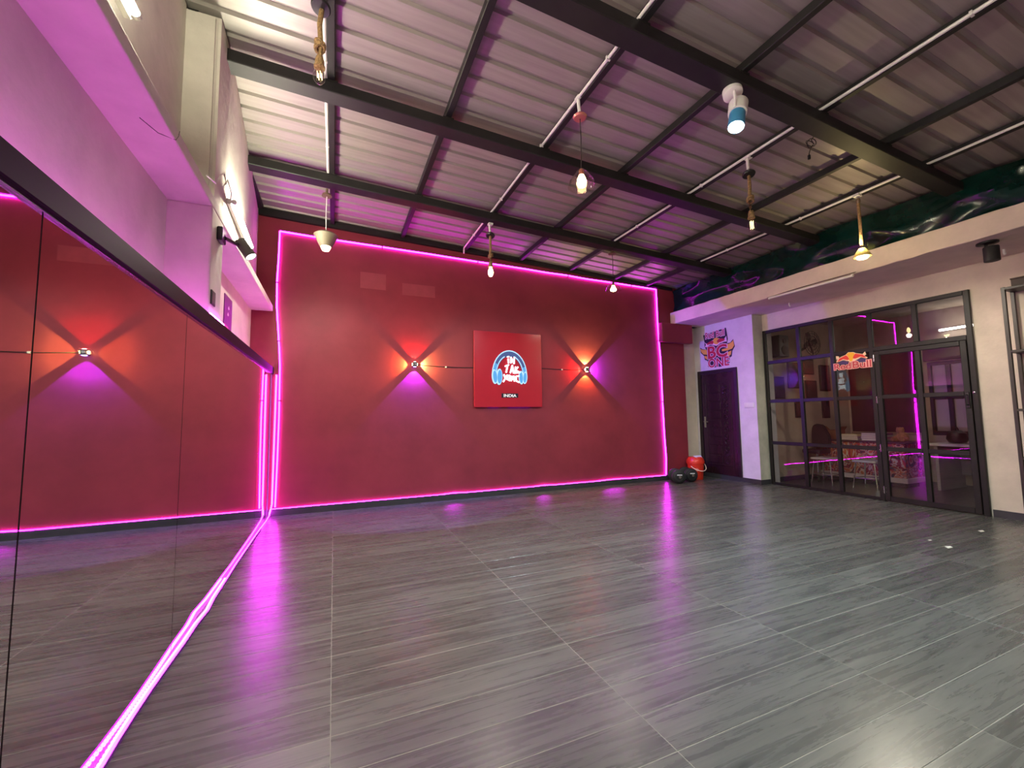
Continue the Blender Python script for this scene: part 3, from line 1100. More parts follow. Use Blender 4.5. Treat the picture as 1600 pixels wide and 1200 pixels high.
# glass globe pendant (copper canopy)
x, y = 2.655, -3.49
t = thing('pendant_light', 'lit pendant with a copper canopy and thin wire in the middle of the ceiling', 'pendant light', (x, y, 3.13), 'hanging pendant lights')
m = new(); tube(m, [(x - .012, y, 3.94), (x - .008, y, 3.86), (x, y, 3.79)], 0.014, 8)
obj('stem', m, white_pvc, t, True)
m = new(); box(m, x - .03, x + .03, y - .03, y + .03, 3.925, 3.95)
obj('junction', m, white_pvc, t)
m = new(); lathe(m, [(0.015, 0.02), (0.05, 0.012), (0.06, 0.0), (0.05, -0.014), (0.0, -0.02)], (x, y, 3.775), 20)
obj('canopy', m, copper, t, True)
m = new(); tube(m, [(x, y, 3.77), (x + .006, y, 3.6), (x, y, 3.30)], 0.004, 6)
obj('wire', m, wire_mat, t, True)
m = new(); lathe(m, [(0.02, 0.20), (0.05, 0.17), (0.105, 0.09), (0.115, 0.05), (0.111, 0.05), (0.10, 0.088), (0.047, 0.164), (0.018, 0.194)], (x, y, 3.11), 24, capb=False, capt=False)
obj('shade', m, bulb_glass, t, True)
m = new(); lathe(m, [(0.014, 0.05), (0.022, 0.04), (0.022, 0.0)], (x, y, 3.26), 12)
obj('socket', m, copper, t, True)
m = new(); lathe(m, [(0.0, -0.04), (0.03, -0.03), (0.042, 0.0), (0.036, 0.035), (0.02, 0.07), (0.0, 0.075)], (x, y, 3.19), 16)
obj('bulb', m, em_bulb, t, True)
spot_down(t, x, y, 3.06, P_BULB * 1.6)

# wire pendant close to the red wall on the right
x, y = 4.605, -1.30
t = thing('pendant_light', 'lit pendant on a thin wire near the right end of the red wall', 'pendant light', (x, y, 3.06), 'hanging pendant lights')
m = new(); lathe(m, [(0.01, 0.05), (0.02, 0.02), (0.055, 0.012), (0.06, 0.0), (0.0, -0.008)], (x, y, 3.675), 18)
obj('canopy', m, bronze, t, True)
m = new(); tube(m, [(x, y, 3.68), (x + .005, y, 3.5), (x, y, 3.24)], 0.004, 6)
obj('wire', m, wire_mat, t, True)
m = new(); lathe(m, [(0.015, 0.19), (0.04, 0.17), (0.10, 0.11), (0.12, 0.05), (0.116, 0.05), (0.096, 0.106), (0.037, 0.164), (0.013, 0.184)], (x, y, 3.06), 22, capb=False, capt=False)
obj('shade', m, bulb_glass, t, True)
m = new(); lathe(m, [(0.012, 0.06), (0.02, 0.05), (0.02, 0.0)], (x, y, 3.19), 12)
obj('socket', m, bronze, t, True)
m = new(); lathe(m, [(0.0, -0.035), (0.04, -0.02), (0.048, 0.0), (0.03, 0.03), (0.018, 0.06), (0.0, 0.062)], (x, y, 3.13), 16)
obj('bulb', m, em_bulb, t, True)
spot_down(t, x, y, 3.03, P_BULB * 0.8)

# pole pendant above the glazing
x, y = 6.32, -3.635
t = thing('pendant_light', 'lit pendant on a pale straight pole close to the green plastic sheet', 'pendant light', (x, y, 3.0), 'hanging pendant lights')
m = new(); box(m, x - .04, x + .03, y - .03, y + .03, 3.735, 3.765)
obj('junction', m, white_pvc, t)
m = new(); lathe(m, [(0.012, 0.05), (0.022, 0.03), (0.022, 0.0), (0.014, -0.02)], (x, y, 3.67), 12)
obj('coupling', m, bronze, t, True)
m = new(); tube(m, [(x, y, 3.66), (x + .004, y, 3.4), (x, y, 3.155)], 0.016, 10)
obj('pole', m, rope_mat, t, True)
m = new(); lathe(m, [(0.0, 0.13), (0.03, 0.12), (0.075, 0.05), (0.085, 0.02), (0.081, 0.02), (0.07, 0.046), (0.026, 0.112), (0.0, 0.12)], (x, y, 3.0), 22)
obj('shade', m, mat('yellow_glass_shade', rgb(190, 170, 110), 0.3, spec=0.5), t, True)
m = new(); lathe(m, [(0.0, -0.035), (0.045, -0.022), (0.062, 0.0), (0.045, 0.022), (0.0, 0.03)], (x, y, 3.02), 18)
obj('bulb', m, em_bulb, t, True)
spot_down(t, x, y, 2.96, P_BULB * 5.0)
lamp('POINT', 'upper_glow_lamp', t, (x - 0.02, y, 3.19), P_BULB * 0.8, (1, .8, .35), 0.03)

# white spotlight under the front beam
t = thing('spotlight', 'white cylinder spotlight glowing cool blue under the widest roof beam', 'spotlight', (3.62, -4.20, 3.74))
m = new(); lathe(m, [(0.0, 0.055), (0.066, 0.055), (0.070, 0.048), (0.070, 0.0), (0.060, -0.006), (0.0, -0.006)], (3.605, -4.195, 3.735), 24, (0.1, 0.25, 1))
obj('ceiling_base', m, white_lamp, t, True)
m = new(); tube(m, [(3.575, -4.23, 3.73), (3.572, -4.235, 3.66), (3.575, -4.225, 3.60)], 0.011, 8)
obj('arm', m, white_lamp, t, True)
ax = Vector((-0.30, -0.10, -0.94)).normalized()
c0 = Vector((3.668, -4.19, 3.69))
m = new(); lathe(m, [(0.0, 0.0), (0.066, 0.004), (0.070, 0.012), (0.068, 0.115), (0.058, 0.118)], c0, 22, ax)
obj('rear_housing', m, white_lamp, t, True)
m = new(); lathe(m, [(0.057, 0.115), (0.060, 0.250), (0.056, 0.255), (0.054, 0.240)], c0, 22, ax, True, False)
obj('blue_barrel', m, mat('blue_barrel', rgb(60, 130, 170), 0.3, spec=0.5), t, True)
m = new(); lathe(m, [(0.057, 0.252), (0.045, 0.266), (0.0, 0.270)], c0, 22, ax, False, False)
obj('lens', m, em_cool, t, True)
lamp('SPOT', 'spot_lamp', t, c0 + ax * 0.29, P_SPOT, (.62, .90, 1.0), 0.04, (.05, .28, -.95), math.radians(145), 1.0)

# loose wire coil under the roof
m = new()
pts = [(4.90, -4.02, 3.85), (4.89, -4.0, 3.82)]
for i in range(22):
    a = i * 0.6
    pts.append((4.90 + 0.045 * math.cos(a), -3.99 + 0.02 * math.sin(a * 0.7), 3.80 + 0.035 * math.sin(a)))
pts += [(4.91, -3.97, 3.74), (4.90, -3.965, 3.70)]
tube(m, pts, 0.004, 5)
wc = obj('wire_coil', m, wire_mat, None, True)
tag(wc, 'small coil of loose dark wire dangling from the roof right of the spotlight', 'wire')
m = new(); lathe(m, [(0.004, 0.0), (0.013, -0.008), (0.013, -0.045), (0.0, -0.05)], (4.90, -3.965, 3.70), 10)
obj('connector', m, black_plastic, wc, True)

# ================================================================ GREEN SHEET
m = new()
NY, NZ = 90, 14
rn = random.Random(11)
from mathutils import noise
grid = []
for i in range(NY + 1):
    y = -0.02 - 8.4 * i / NY
    row = []
    for j in range(NZ + 1):
        tt = j / NZ
        z = 3.283 + (roofz(7.1) + 0.03 - 3.283) * tt
        n1 = noise.noise(Vector((y * 1.1, z * 2.2, 0.3)))
        n2 = noise.noise(Vector((y * 2.6 + z * 2, z * 4.5, 5.1)))
        rid = 1 - abs(noise.noise(Vector((y * 0.9 - z * 1.6, z * 3.0, 9.7)))) * 2
        x = 7.06 + 0.07 * n1 + 0.05 * n2 + 0.06 * max(0, rid) ** 3 * -1 + 0.10 * (0.5 - abs(tt - .5)) * -0.6
        row.append(m.verts.new((x, y, z)))
    grid.append(row)
for a, b in zip(grid, grid[1:]):
    for j in range(NZ):
        m.faces.new((a[j], b[j], b[j + 1], a[j + 1]))
bmesh.ops.solidify(m, geom=m.faces[:], thickness=0.003)
tag(obj('plastic_sheet', m, tarp_mat, None, True), 'crumpled dark green plastic sheet closing the gap above the right canopy', 'tarpaulin')

# ================================================================ DOOR
dr = structroot('door_1', (7.70, -0.42, 0.083))
m = new()
box(m, 7.675, 7.71, -0.02, 0.055, 0.083, 2.12)
box(m, 7.675, 7.71, -0.845, -0.79, 0.083, 2.12)
box(m, 7.675, 7.71, -0.79, -0.02, 2.05, 2.12)
obj('door_frame', m, mat('door_frame_brown', rgb(38, 24, 30), 0.35, var=0.3, vscale=5), dr)
door_m = mat('dark_door_wood', rgb(48, 25, 34), 0.26, spec=0.5, var=0.35, vscale=4, stretch=(1, 1, .3))
m = new(); bevelbox(m, 7.688, 7.71, -0.787, -0.023, 0.086, 2.047, 0.003)
obj('door_leaf', m, door_m, dr)
# raised field frame
m = new()
for (y0, y1, z0, z1) in ((-0.70, -0.115, 1.86, 1.885), (-0.70, -0.115, 0.255, 0.28), (-0.70, -0.68, .28, 1.86), (-0.135, -0.115, .28, 1.86)):
    bevelbox(m, 7.676, 7.688, y0, y1, z0, z1, 0.004)
obj('moulding', m, door_m, dr)
for k in range(9):
    z0 = 0.30 + k * 0.172
    m = new(); bevelbox(m, 7.678, 7.688, -0.46, -0.16, z0, z0 + 0.145, 0.006)
    obj('raised_panel', m, door_m, dr)
m = new()
rn = random.Random(5)
for k in range(13):
    zc = 0.36 + k * 0.117
    pts = []
    for i in range(13):
        a = i / 12 * 2.6 * PI * (1 if k % 2 else -1)
        r = 0.016 + 0.045 * i / 12
        pts.append((7.684, -0.575 + r * math.cos(a) + rn.uniform(-.004, .004), zc + r * math.sin(a)))
    tube(m, pts, 0.011, 5)
obj('carving', m, door_m, dr, True)
m = new(); bevelbox(m, 7.672, 7.688, -0.105, -0.062, 0.98, 1.20, 0.004)
h = obj('lock_plate', m, chrome, dr)
m = new(); tube(m, [(7.672, -0.085, 1.10), (7.645, -0.085, 1.10), (7.64, -0.10, 1.10), (7.64, -0.19, 1.095)], 0.008, 8)
obj('lever', m, chrome, h, True)

# wall decal above the door
dec = thing('wall_decal', 'wall emblem above the dark door with two bulls, wings and stacked lettering', 'sign', (7.705, -0.42, 2.16))
def dx(x, y):   # crop grid -> (u right, v up) on the door wall
    u = (x - 205) / 670.0 * 0.80
    v = (1030 - (y + (x - 540) * 0.125)) / 900.0 * 0.765
    return u, v
def df(u, v, d):
    return (7.709 - d, -0.02 - u, 2.155 + v)
def dpoly(pts, d0, d1):
    m = new()
    prism(m, [dx(*p) for p in pts], df, d0, d1)
    return m
navy = mat('decal_navy', rgb(34, 20, 50), 0.5)
dred = mat('decal_crimson', rgb(176, 34, 66), 0.5)
dlil = mat('decal_pale', rgb(228, 200, 224), 0.5)
dyel = mat('decal_gold', rgb(232, 176, 78), 0.5)
obj('backing', dpoly([(280, 240), (470, 190), (735, 120), (760, 380), (740, 480), (800, 470), (855, 400), (880, 560), (830, 660), (815, 780), (775, 810), (770, 950), (740, 990), (400, 1030), (350, 1000), (345, 860), (290, 830), (280, 740), (215, 660), (205, 530), (250, 570), (330, 590), (300, 520), (300, 400)], 0, .002), navy, dec)
obj('wing', dpoly([(210, 560), (250, 585), (340, 595), (345, 715), (270, 700), (225, 640)], .002, .004), dyel, dec)
obj('wing', dpoly([(855, 420), (868, 540), (830, 610), (740, 645), (640, 655), (640, 610), (730, 590), (720, 510), (790, 490), (840, 450)], .002, .004), dyel, dec)
obj('lower_wing', dpoly([(285, 740), (340, 750), (340, 830), (300, 800)], .002, .004), dyel, dec)
obj('lower_wing', dpoly([(725, 760), (735, 690), (815, 650), (800, 740), (760, 775)], .002, .004), dyel, dec)
obj('bull_outline', dpoly([(300, 410), (345, 450), (480, 370), (540, 330), (600, 350), (690, 380), (735, 310), (740, 440), (690, 440), (610, 470), (540, 520), (480, 500), (420, 480), (330, 530), (305, 530), (330, 470)], .002, .0035), dlil, dec)
m = new(); prism(m, [dx(540 + 62 * math.cos(a * PI / 9), 405 + 78 * math.sin(a * PI / 9)) for a in range(18)], df, .0035, .005)
obj('sun_disc', m, dyel, dec)
obj('bull', dpoly([(350, 455), (400, 410), (470, 385), (490, 430), (470, 475), (420, 465), (360, 480)], .005, .0065), dred, dec)
obj('bull', dpoly([(710, 385), (660, 360), (600, 355), (555, 400), (560, 445), (620, 440), (690, 415)], .005, .0065), dred, dec)
def dtext(body, size, cx, cy, mats, off, sx, d, slope=0.0):
    cu, cv = dx(cx, cy)
    k = 1
    o1 = obj('lettering_outline', text_bm(body, size, lambda u, v, dd: df(cu + u, cv + v, dd), d, d + .001, offset=off + 0.012, sx=sx), dlil, dec)
    o2 = obj('lettering', text_bm(body, size, lambda u, v, dd: df(cu + u, cv + v, dd), d + .001, d + .002, offset=off, sx=sx), mats, dec)
dtext('Red Bull', 0.172, 515, 308, dred, 0.002, 0.80, .005)
dtext('BC', 0.335, 545, 785, dred, 0.009, 1.12, .005)
dtext('ONE', 0.240, 560, 1000, dred, 0.004, 0.98, .005)

# switch plate right of the door
t = thing('switch_board', 'white switch board on the wall right of the dark door', 'switch', (7.705, -1.05, 1.36))
m = new(); bevelbox(m, 7.695, 7.71, -1.15, -0.96, 1.355, 1.445, 0.004)
obj('plate', m, white_pvc, t)
for k in range(5):
    m = new(); bevelbox(m, 7.690, 7.695, -1.135 + k * .036, -1.108 + k * .036, 1.375, 1.425, 0.002)
    obj('switch', m, white_pvc, t)

# ================================================================ GLAZED PARTITION
GX0, GX1 = 7.925, 7.965
YL, Y1, Y2, Y3a, Y3, Y4, YR = -1.225, -1.845, -2.35, -2.865, -2.925, -3.38, -3.915
ZT, ZA, ZB, ZC = 2.738, 2.15, 1.46, 0.728
win = structroot('window_1', (7.945, -2.5, 0))
def bar(parent, y0, y1, z0, z1, x0=GX0, x1=GX1, name='frame_bar'):
    m = new(); bevelbox(m, x0, x1, min(y0, y1), max(y0, y1), z0, z1, 0.004)
    return obj(name, m, grid_steel, parent)
B = 0.028
bar(win, YL, YL - 0.055, 0, ZT)
bar(win, YR + 0.055, YR, 0, ZT)
bar(win, YL - .055, YR + .055, ZT - 0.055, ZT)
bar(win, YL - .055, Y3 + B, 0.0, 0.045)
bar(win, YL - .055, YR + .055, ZA - .03, ZA + .03, GX0 - .002)
for y in (Y1, Y2):
    bar(win, y - B, y + B, 0.045, ZT - .055, GX0 - .004)
bar(win, Y3a - B, Y3a + B, 0, ZT - .055, GX0 - .004)
bar(win, Y4 - B, Y4 + B, ZA + .03, ZT - .055, GX0 - .004)
for z in (ZB, ZC):
    bar(win, YL - .055, Y3a + B, z - B, z + B, GX0 + .002)
ys = [YL - .05, Y1, Y2, Y3a]
zs = [0.04, ZC, ZB, ZA, ZT - .05]
def pane(parent, y0, y1, z0, z1, tilt=0.0):
    m = new()
    v = box(m, 7.944, 7.948, min(y0, y1), max(y0, y1), z0, z1)
    if tilt:
        yc = (y0 + y1) / 2
        for q in v:
            q.co.x += (q.co.y - yc) * tilt
    return obj('glass_pane', m, pane_glass, parent)
for a, b in zip(ys, ys[1:]):
    for c, d in zip(zs, zs[1:]):
        pane(win, a, b, c, d, -0.006)
pane(win, Y3a, Y4, ZA, ZT - .05, -0.020)
pane(win, Y4, YR + .05, ZA, ZT - .05, -0.020)
# door leaf in the partition
gd = structroot('door_2', (7.945, -3.4, 0))
DY0, DY1, DZ0, DZ1 = Y3 + .025, YR + .06, 0.012, ZA - .034
def dbar(y0, y1, z0, z1):
    return bar(gd, y0, y1, z0, z1, GX0 - .012, GX1 - .012, 'leaf_bar')
dbar(DY0, DY0 - .06, DZ0, DZ1)
dbar(DY1, DY1 + .06, DZ0, DZ1)
dbar(DY0 - .06, DY1 + .06, DZ1 - .06, DZ1)
dbar(DY0 - .06, DY1 + .06, DZ0, DZ0 + .065)
dbar(Y4 - B, Y4 + B, DZ0 + .065, DZ1 - .06)
for z in (ZB, ZC):
    dbar(DY0 - .06, Y4 + B, z - B, z + B)
    dbar(Y4 - B, DY1 + .06, z - B, z + B)
for c, d in zip([DZ0 + .05, ZC, ZB], [ZC, ZB, DZ1 - .05]):
    pane(gd, DY0 - .05, Y4, c, d, -0.002)
    pane(gd, Y4, DY1 + .05, c, d, -0.004)
for z in (2.02, 1.42, 0.74, 0.16):
    m = new()
    tube(m, [(GX0 - .016, DY0 + .003, z - .05), (GX0 - .016, DY0 + .003, z + .05)], 0.008, 8)
    hg = obj('hinge', m, chrome, gd, True)
    m = new()
    for q in (-.03, .03):
        lathe(m, [(0, 0), (.004, 0), (.004, .004), (0, .005)], (GX0 - .012, DY0 - .02, z + q), 8, (-1, 0, 0))
        lathe(m, [(0, 0), (.004, 0), (.004, .004), (0, .005)], (GX0 - .012, DY0 + .02, z + q), 8, (-1, 0, 0))
    obj('screws', m, chrome, hg)
m = new(); bevelbox(m, GX0 - .024, GX0 - .012, DY1 + .012, DY1 + .048, 1.28, 1.48, .004)
hd = obj('handle_plate', m, black_plastic, gd)
m = new(); tube(m, [(GX0 - .02, DY1 + .03, 1.44), (GX0 - .06, DY1 + .03, 1.44), (GX0 - .065, DY1 + .03, 1.42), (GX0 - .065, DY1 + .03, 1.34), (GX0 - .06, DY1 + .03, 1.32), (GX0 - .02, DY1 + .03, 1.32)], 0.008, 8)
obj('pull_handle', m, black_plastic, hd, True)
m = new(); lathe(m, [(0, 0), (.012, 0), (.012, .02), (0, .022)], (GX0, YR + .03, 1.47), 10, (-1, 0, 0))
obj('latch', m, chrome, gd)

# sticker on the glass
st = thing('window_sticker', 'bull emblem sticker with lettering on the glass partition', 'sign', (7.92, -2.61, 1.89))
def gx(x, y):
    u = (x - 265) / 1070.0 * 0.505
    v = (890 - (y + (x - 265) * 0.085)) / 620.0 * 0.285
    return u, v
def gf(u, v, d):
    return (7.9205 - d, -2.362 - u, 1.895 + v)
def gpoly(pts, d0, d1):
    m = new()
    prism(m, [gx(*p) for p in pts], gf, d0, d1)
    return m
sred = mat('sticker_red', rgb(222, 58, 44), 0.4)
spk = mat('sticker_pink', rgb(238, 168, 158), 0.4)
syel = mat('sticker_yellow', rgb(240, 176, 40), 0.4)
snav = mat('sticker_violet', rgb(66, 48, 100), 0.4)
obj('violet_panel', gpoly([(400, 640), (540, 560), (690, 600), (690, 690), (430, 690)], 0, .0015), snav, st)
obj('violet_panel', gpoly([(880, 570), (1040, 500), (1220, 530), (1150, 640), (1000, 640)], 0, .0015), snav, st)
obj('bull_outline', gpoly([(360, 400), (440, 410), (450, 460), (640, 370), (720, 290), (860, 290), (930, 330), (1110, 370), (1180, 290), (1205, 390), (1150, 430), (1240, 490), (1200, 520), (1060, 475), (960, 540), (870, 580), (770, 620), (690, 580), (560, 545), (360, 615), (370, 560), (410, 510), (370, 510)], .0015, .0025), mat('sticker_cream', rgb(240, 206, 170), 0.4), st)
obj('sun_disc', gpoly([(660, 360), (730, 305), (790, 295), (860, 310), (905, 350), (850, 450), (830, 560), (780, 600), (735, 560), (720, 450)], .0025, .0035), syel, st)
obj('bull', gpoly([(390, 590), (460, 480), (650, 385), (700, 430), (735, 520), (690, 545), (560, 510), (470, 560)], .0035, .0045), sred, st)
obj('bull', gpoly([(1200, 495), (1120, 390), (920, 345), (860, 420), (840, 500), (900, 510), (1050, 450), (1120, 480)], .0035, .0045), sred, st)
for body, cx, cy, sz in (('Red', 525, 850, 0.132), ('Bull', 1070, 800, 0.146)):
    cu, cv = gx(cx, cy)
    obj('lettering_outline', text_bm(body, sz, lambda u, v, d: gf(cu + u, cv + v + u * 0.0, d), .0046, .0054, offset=0.010, sx=1.16), spk, st)
    obj('lettering', text_bm(body, sz, lambda u, v, d: gf(cu + u, cv + v, d), .0054, .0064, offset=0.001, sx=1.16), mat('sticker_letter_red', rgb(178, 44, 56), 0.4), st)

# ================================================================ CANOPY FITTINGS
t = thing('tube_light_off', 'unlit white tube batten along the lower edge of the right canopy', 'light', (6.93, -2.65, 3.0))
m = new(); tube(m, [(6.93, -3.20, 3.012), (6.93, -2.10, 3.02)], 0.017, 10)
obj('tube', m, white_pvc, t, True)
for yy in (-3.21, -2.09):
    m = new(); lathe(m, [(0, 0), (.02, 0), (.02, .02), (0, .02)], (6.93, yy - .01, 3.015), 10, (0, 1, 0))
    obj('end_cap', m, white_pvc, t)
m = new(); tube(m, [(6.935, -2.05, 3.035), (6.935, -2.5, 3.05), (6.935, -2.9, 3.052), (6.935, -3.25, 3.05)], 0.004, 5)
obj('cable', m, wire_mat, t, True)
t = thing('spotlight', 'unlit black cylinder spotlight fixed under the right canopy', 'spotlight', (7.17, -4.35, 3.04))
m = new(); lathe(m, [(0.0, 0.0), (0.085, 0.0), (0.085, -0.02), (0.06, -0.03), (0.0, -0.03)], (7.17, -4.35, 3.04), 20)
obj('ceiling_base', m, black_plastic, t, True)
m = new(); tube(m, [(7.17, -4.34, 3.012), (7.17, -4.335, 2.96)], 0.013, 8)
obj('stem', m, black_plastic, t, True)
m = new(); lathe(m, [(0.0, 0.0), (0.058, 0.0), (0.062, -0.008), (0.062, -0.155), (0.05, -0.158), (0.0, -0.15)], (7.18, -4.37, 2.985), 22)
obj('lamp_head', m, black_matte, t, True)
for i, (hx, hy, lb) in enumerate(((7.62, -4.33, 'small white hook in the canopy soffit beside the black spotlight'), (7.57, -1.97, 'small white hook in the canopy soffit above the glass partition'))):
    m = new()
    tube(m, [(hx, hy, 3.042), (hx, hy, 3.0), (hx + .012, hy, 2.985), (hx + .02, hy, 3.0)], 0.012, 7)
    tag(obj('ceiling_hook', m, white_pvc, None, True), lb, 'hook')

# open rack at the right edge
t = thing('wall_rack', 'tall dark metal rack with shelves at the right edge of the view', 'rack', (7.83, -4.7, 0))
rack_m = mat('rack_brown_metal', rgb(52, 42, 40), 0.4, var=0.3, vscale=8)
for (xx, yy) in ((7.70, -4.27), (7.93, -4.27), (7.70, -5.2), (7.93, -5.2)):
    m = new(); bevelbox(m, xx - .016, xx + .016, yy - .016, yy + .016, 0.0, 2.63, .003)
    obj('post', m, rack_m, t)
for z in (0.2, 0.72, 1.25, 1.90, 2.61):
    m = new(); bevelbox(m, 7.685, 7.945, -5.21, -4.26, z - .014, z + .014, .003)
    obj('shelf', m, rack_m, t)
m = new(); box(m, 7.946, 7.952, -5.2, -4.36, 0.25, 2.6)
obj('back_panel', m, mat('rack_dark_panel', rgb(40, 30, 30), 0.5, var=0.3, vscale=5), t)
t = thing('storage_box', 'flat dark brown box lying on top of the metal rack', 'box', (7.82, -4.75, 2.624))
m = new(); bevelbox(m, 7.705, 7.93, -5.18, -4.33, 2.625, 2.70, .004)
obj('carton', m, mat('dark_box', rgb(60, 48, 40), 0.6, var=0.3, vscale=6), t)
m = new(); bevelbox(m, 7.700, 7.935, -5.185, -4.325, 2.70, 2.715, .003)
obj('lid', m, mat('dark_box', rgb(60, 48, 40), 0.6), t)

# ================================================================ FLOOR ITEMS
# bucket with flap lid
bx, by = 7.265, -0.175
t = thing('lidded_bucket', 'red plastic bin with a white flap lid in the corner by the door', 'bucket', (bx, by, 0))
bred = mat('bucket_red', rgb(214, 52, 30), 0.35, spec=0.5)
m = new(); lathe(m, [(0.0, 0.0), (0.122, 0.0), (0.128, 0.01), (0.150, 0.30), (0.158, 0.30), (0.158, 0.315), (0.145, 0.318)], (bx, by, 0), 28, capb=False, capt=False)
obj('pail', m, bred, t, True)
m = new(); lathe(m, [(0.163, 0.30), (0.165, 0.345), (0.150, 0.385), (0.120, 0.425), (0.0, 0.432)], (bx, by, 0), 28, capb=False)
obj('lid', m, bred, t, True)
m = new()
pts = []
for k in range(15):
    a = PI + PI * k / 14
    rr = 0.088
    pts.append((rr * math.cos(a), rr * math.sin(a)))
def lidf(u, v, d):
    s = max(0.0, -v / 0.088)
    return (bx + u, by - 0.045 - 0.105 * s, 0.440 - 0.072 * s ** 1.3 + d)
prism(m, pts, lidf, 0.0, 0.012)
obj('flap', m, mat('flap_white', rgb(226, 232, 242), 0.3), t)
m = new()
pts = [(bx - 0.166 * math.cos(PI * k / 14), by - 0.05 - 0.135 * math.sin(PI * k / 14), 0.275 - 0.105 * math.sin(PI * k / 14) + 0.035 * (k / 14 - .5)) for k in range(15)]
tube(m, pts, 0.008, 7)
obj('bail_handle', m, mat('handle_cream', rgb(240, 214, 196), 0.35), t, True)
m = new(); prism(m, [(-0.085 + .026 * math.cos(k * PI / 6), 0.19 + .03 * math.sin(k * PI / 6)) for k in range(12)], lambda u, v, d: (bx + u, by - math.sqrt(max(0, 0.143 ** 2 - u * u)) - d, v), 0.0, 0.004)
obj('badge', m, mat('badge_pink', rgb(232, 130, 110), 0.4), t)

def dumbbell(x, y, rz, r, label):
    t = thing('dumbbell', label, 'dumbbell', (x, y, 0), 'dumbbells beside the red bin')
    d = Vector((math.cos(rz), math.sin(rz), 0))
    c = Vector((x, y, r))
    m = new(); tube(m, [c - d * .20, c + d * .20], 0.016, 12)
    obj('handle', m, chrome, t, True)
    for s in (-1, 1):
        for q, rr in ((0.075, r), (0.112, r * .98), (0.145, r * .8)):
            m = new()
            lathe(m, [(0.0, 0.0), (rr - .008, 0.0), (rr, .006), (rr, .024), (rr - .008, .030), (rr * .62, .030), (rr * .58, .024), (0.03, .024)], c + d * s * q, 26, d * s)
            obj('weight_plate', m, black_matte, t, True)
        m = new(); lathe(m, [(0, 0), (.024, 0), (.024, .02), (0, .022)], c + d * s * .182, 14, d * s)
        obj('collar', m, chrome, t, True)
        # pale printed bar on the outer plate
        m = new()
        u = Vector((-d.y, d.x, 0))
        o0 = c + d * s * .1765
        vv = [o0 + u * a + Vector((0, 0, b)) for a, b in ((-.045, .028), (.045, .028), (.045, .046), (-.045, .046))]
        w4 = [m.verts.new(p) for p in vv] + [m.verts.new(p + d * s * .002) for p in vv]
        m.faces.new(w4[:4]); m.faces.new(w4[4:])
        for i in range(4):
            j = (i + 1) % 4
            m.faces.new((w4[i], w4[j], w4[4 + j], w4[4 + i]))
        obj('white_marking', m, mat('plate_marking', rgb(205, 205, 215), 0.5), t)
dumbbell(6.60, -0.36, math.radians(-118), 0.125, 'black plate dumbbell lying furthest from the red bin')
dumbbell(6.93, -0.30, math.radians(-108), 0.125, 'black plate dumbbell lying right beside the red bin')

for i, (x, y, s, lb) in enumerate(((6.01, -4.27, .055, 'largest white paper scrap on the floor in front of the glass door'),
                                   (6.13, -4.09, .03, 'tiny paper scrap on the floor nearer the red wall'),
                                   (6.99, -4.15, .05, 'white paper scrap on the floor close to the glass door frame'))):
    m = new()
    poly = [(-s, -s * .35), (s * .2, -s * .5), (s, s * .1), (-s * .1, s * .45)]
    prism(m, poly, lambda u, v, d: (x + u, y + v, d + 0.02 * abs(u)), 0.0008, 0.0022)
    tag(obj('paper_scrap', m, mat('paper_white', rgb(236, 232, 220), 0.7)), lb, 'paper', 'paper scraps on the floor')

# ================================================================ OFFICE BEHIND THE GLASS
m = new(); box(m, 8.0, 10.8, -6.2, -0.9, -0.12, -0.002)
struct('floor', m, inner_floor)
m = new(); box(m, 8.2, 10.7, -1.10, -0.95, 0.0, 3.04)
struct('wall_back', m, mat('office_plaster', rgb(196, 178, 160), 0.8, var=0.14, vscale=4))
office_p = MATS['office_plaster']
m = new()
box(m, 10.6, 10.75, -6.2, -0.95, 0.0, 0.83)
box(m, 10.6, 10.75, -6.2, -0.95, 2.12, 3.04)
box(m, 10.6, 10.75, -2.40, -0.95, 0.83, 2.12)
box(m, 10.6, 10.75, -6.2, -2.92, 0.83, 2.12)
struct('wall_right', m, office_p)
m = new(); box(m, 8.15, 10.7, -6.3, -6.2, 0.0, 3.04)
struct('wall_front', m, office_p)
m = new(); box(m, 8.0, 10.75, -6.2, -0.95, 3.041, 3.06)
struct('ceiling', m, office_p)
m = new(); box(m, 8.2, 10.6, -1.112, -1.10, 0, .08)
struct('baseboard_back', m, base_gray)
# office window with dark bars
ow = structroot('window_2', (10.6, -2.66, .83))
for (y0, y1, z0, z1) in ((-2.92, -2.40, .83, .90), (-2.92, -2.40, 2.06, 2.12), (-2.45, -2.40, .9, 2.06), (-2.92, -2.87, .9, 2.06), (-2.70, -2.64, .9, 2.06), (-2.87, -2.45, 1.46, 1.51)):
    m = new(); bevelbox(m, 10.57, 10.66, y0, y1, z0, z1, .004)
    obj('window_bar', m, grid_steel, ow)
for (y0, y1) in ((-2.87, -2.70), (-2.64, -2.45)):
    for z0, z1 in ((.9, 1.46), (1.51, 2.06)):
        m = new(); box(m, 10.62, 10.626, y0, y1, z0, z1)
        obj('frosted_pane', m, mat('frosted_pane', rgb(190, 170, 178), 0.4, var=0.1, vscale=3), ow)
m = new(); bevelbox(m, 10.56, 10.60, -2.98, -2.36, 2.14, 2.36, .005)
tag(obj('curtain_box', m, mat('maroon_board', rgb(84, 58, 66), 0.6)), 'maroon pelmet board above the far office window', 'pelmet')
m = new(); bevelbox(m, 10.555, 10.598, -2.26, -1.16, .86, 2.5, .006)
cb = obj('notice_board', m, mat('dark_maroon_cloth', rgb(64, 26, 28), 0.7, var=0.35, vscale=3, stretch=(1, 4, .3)))
tag(cb, 'large dark maroon board covering the far office wall', 'board')
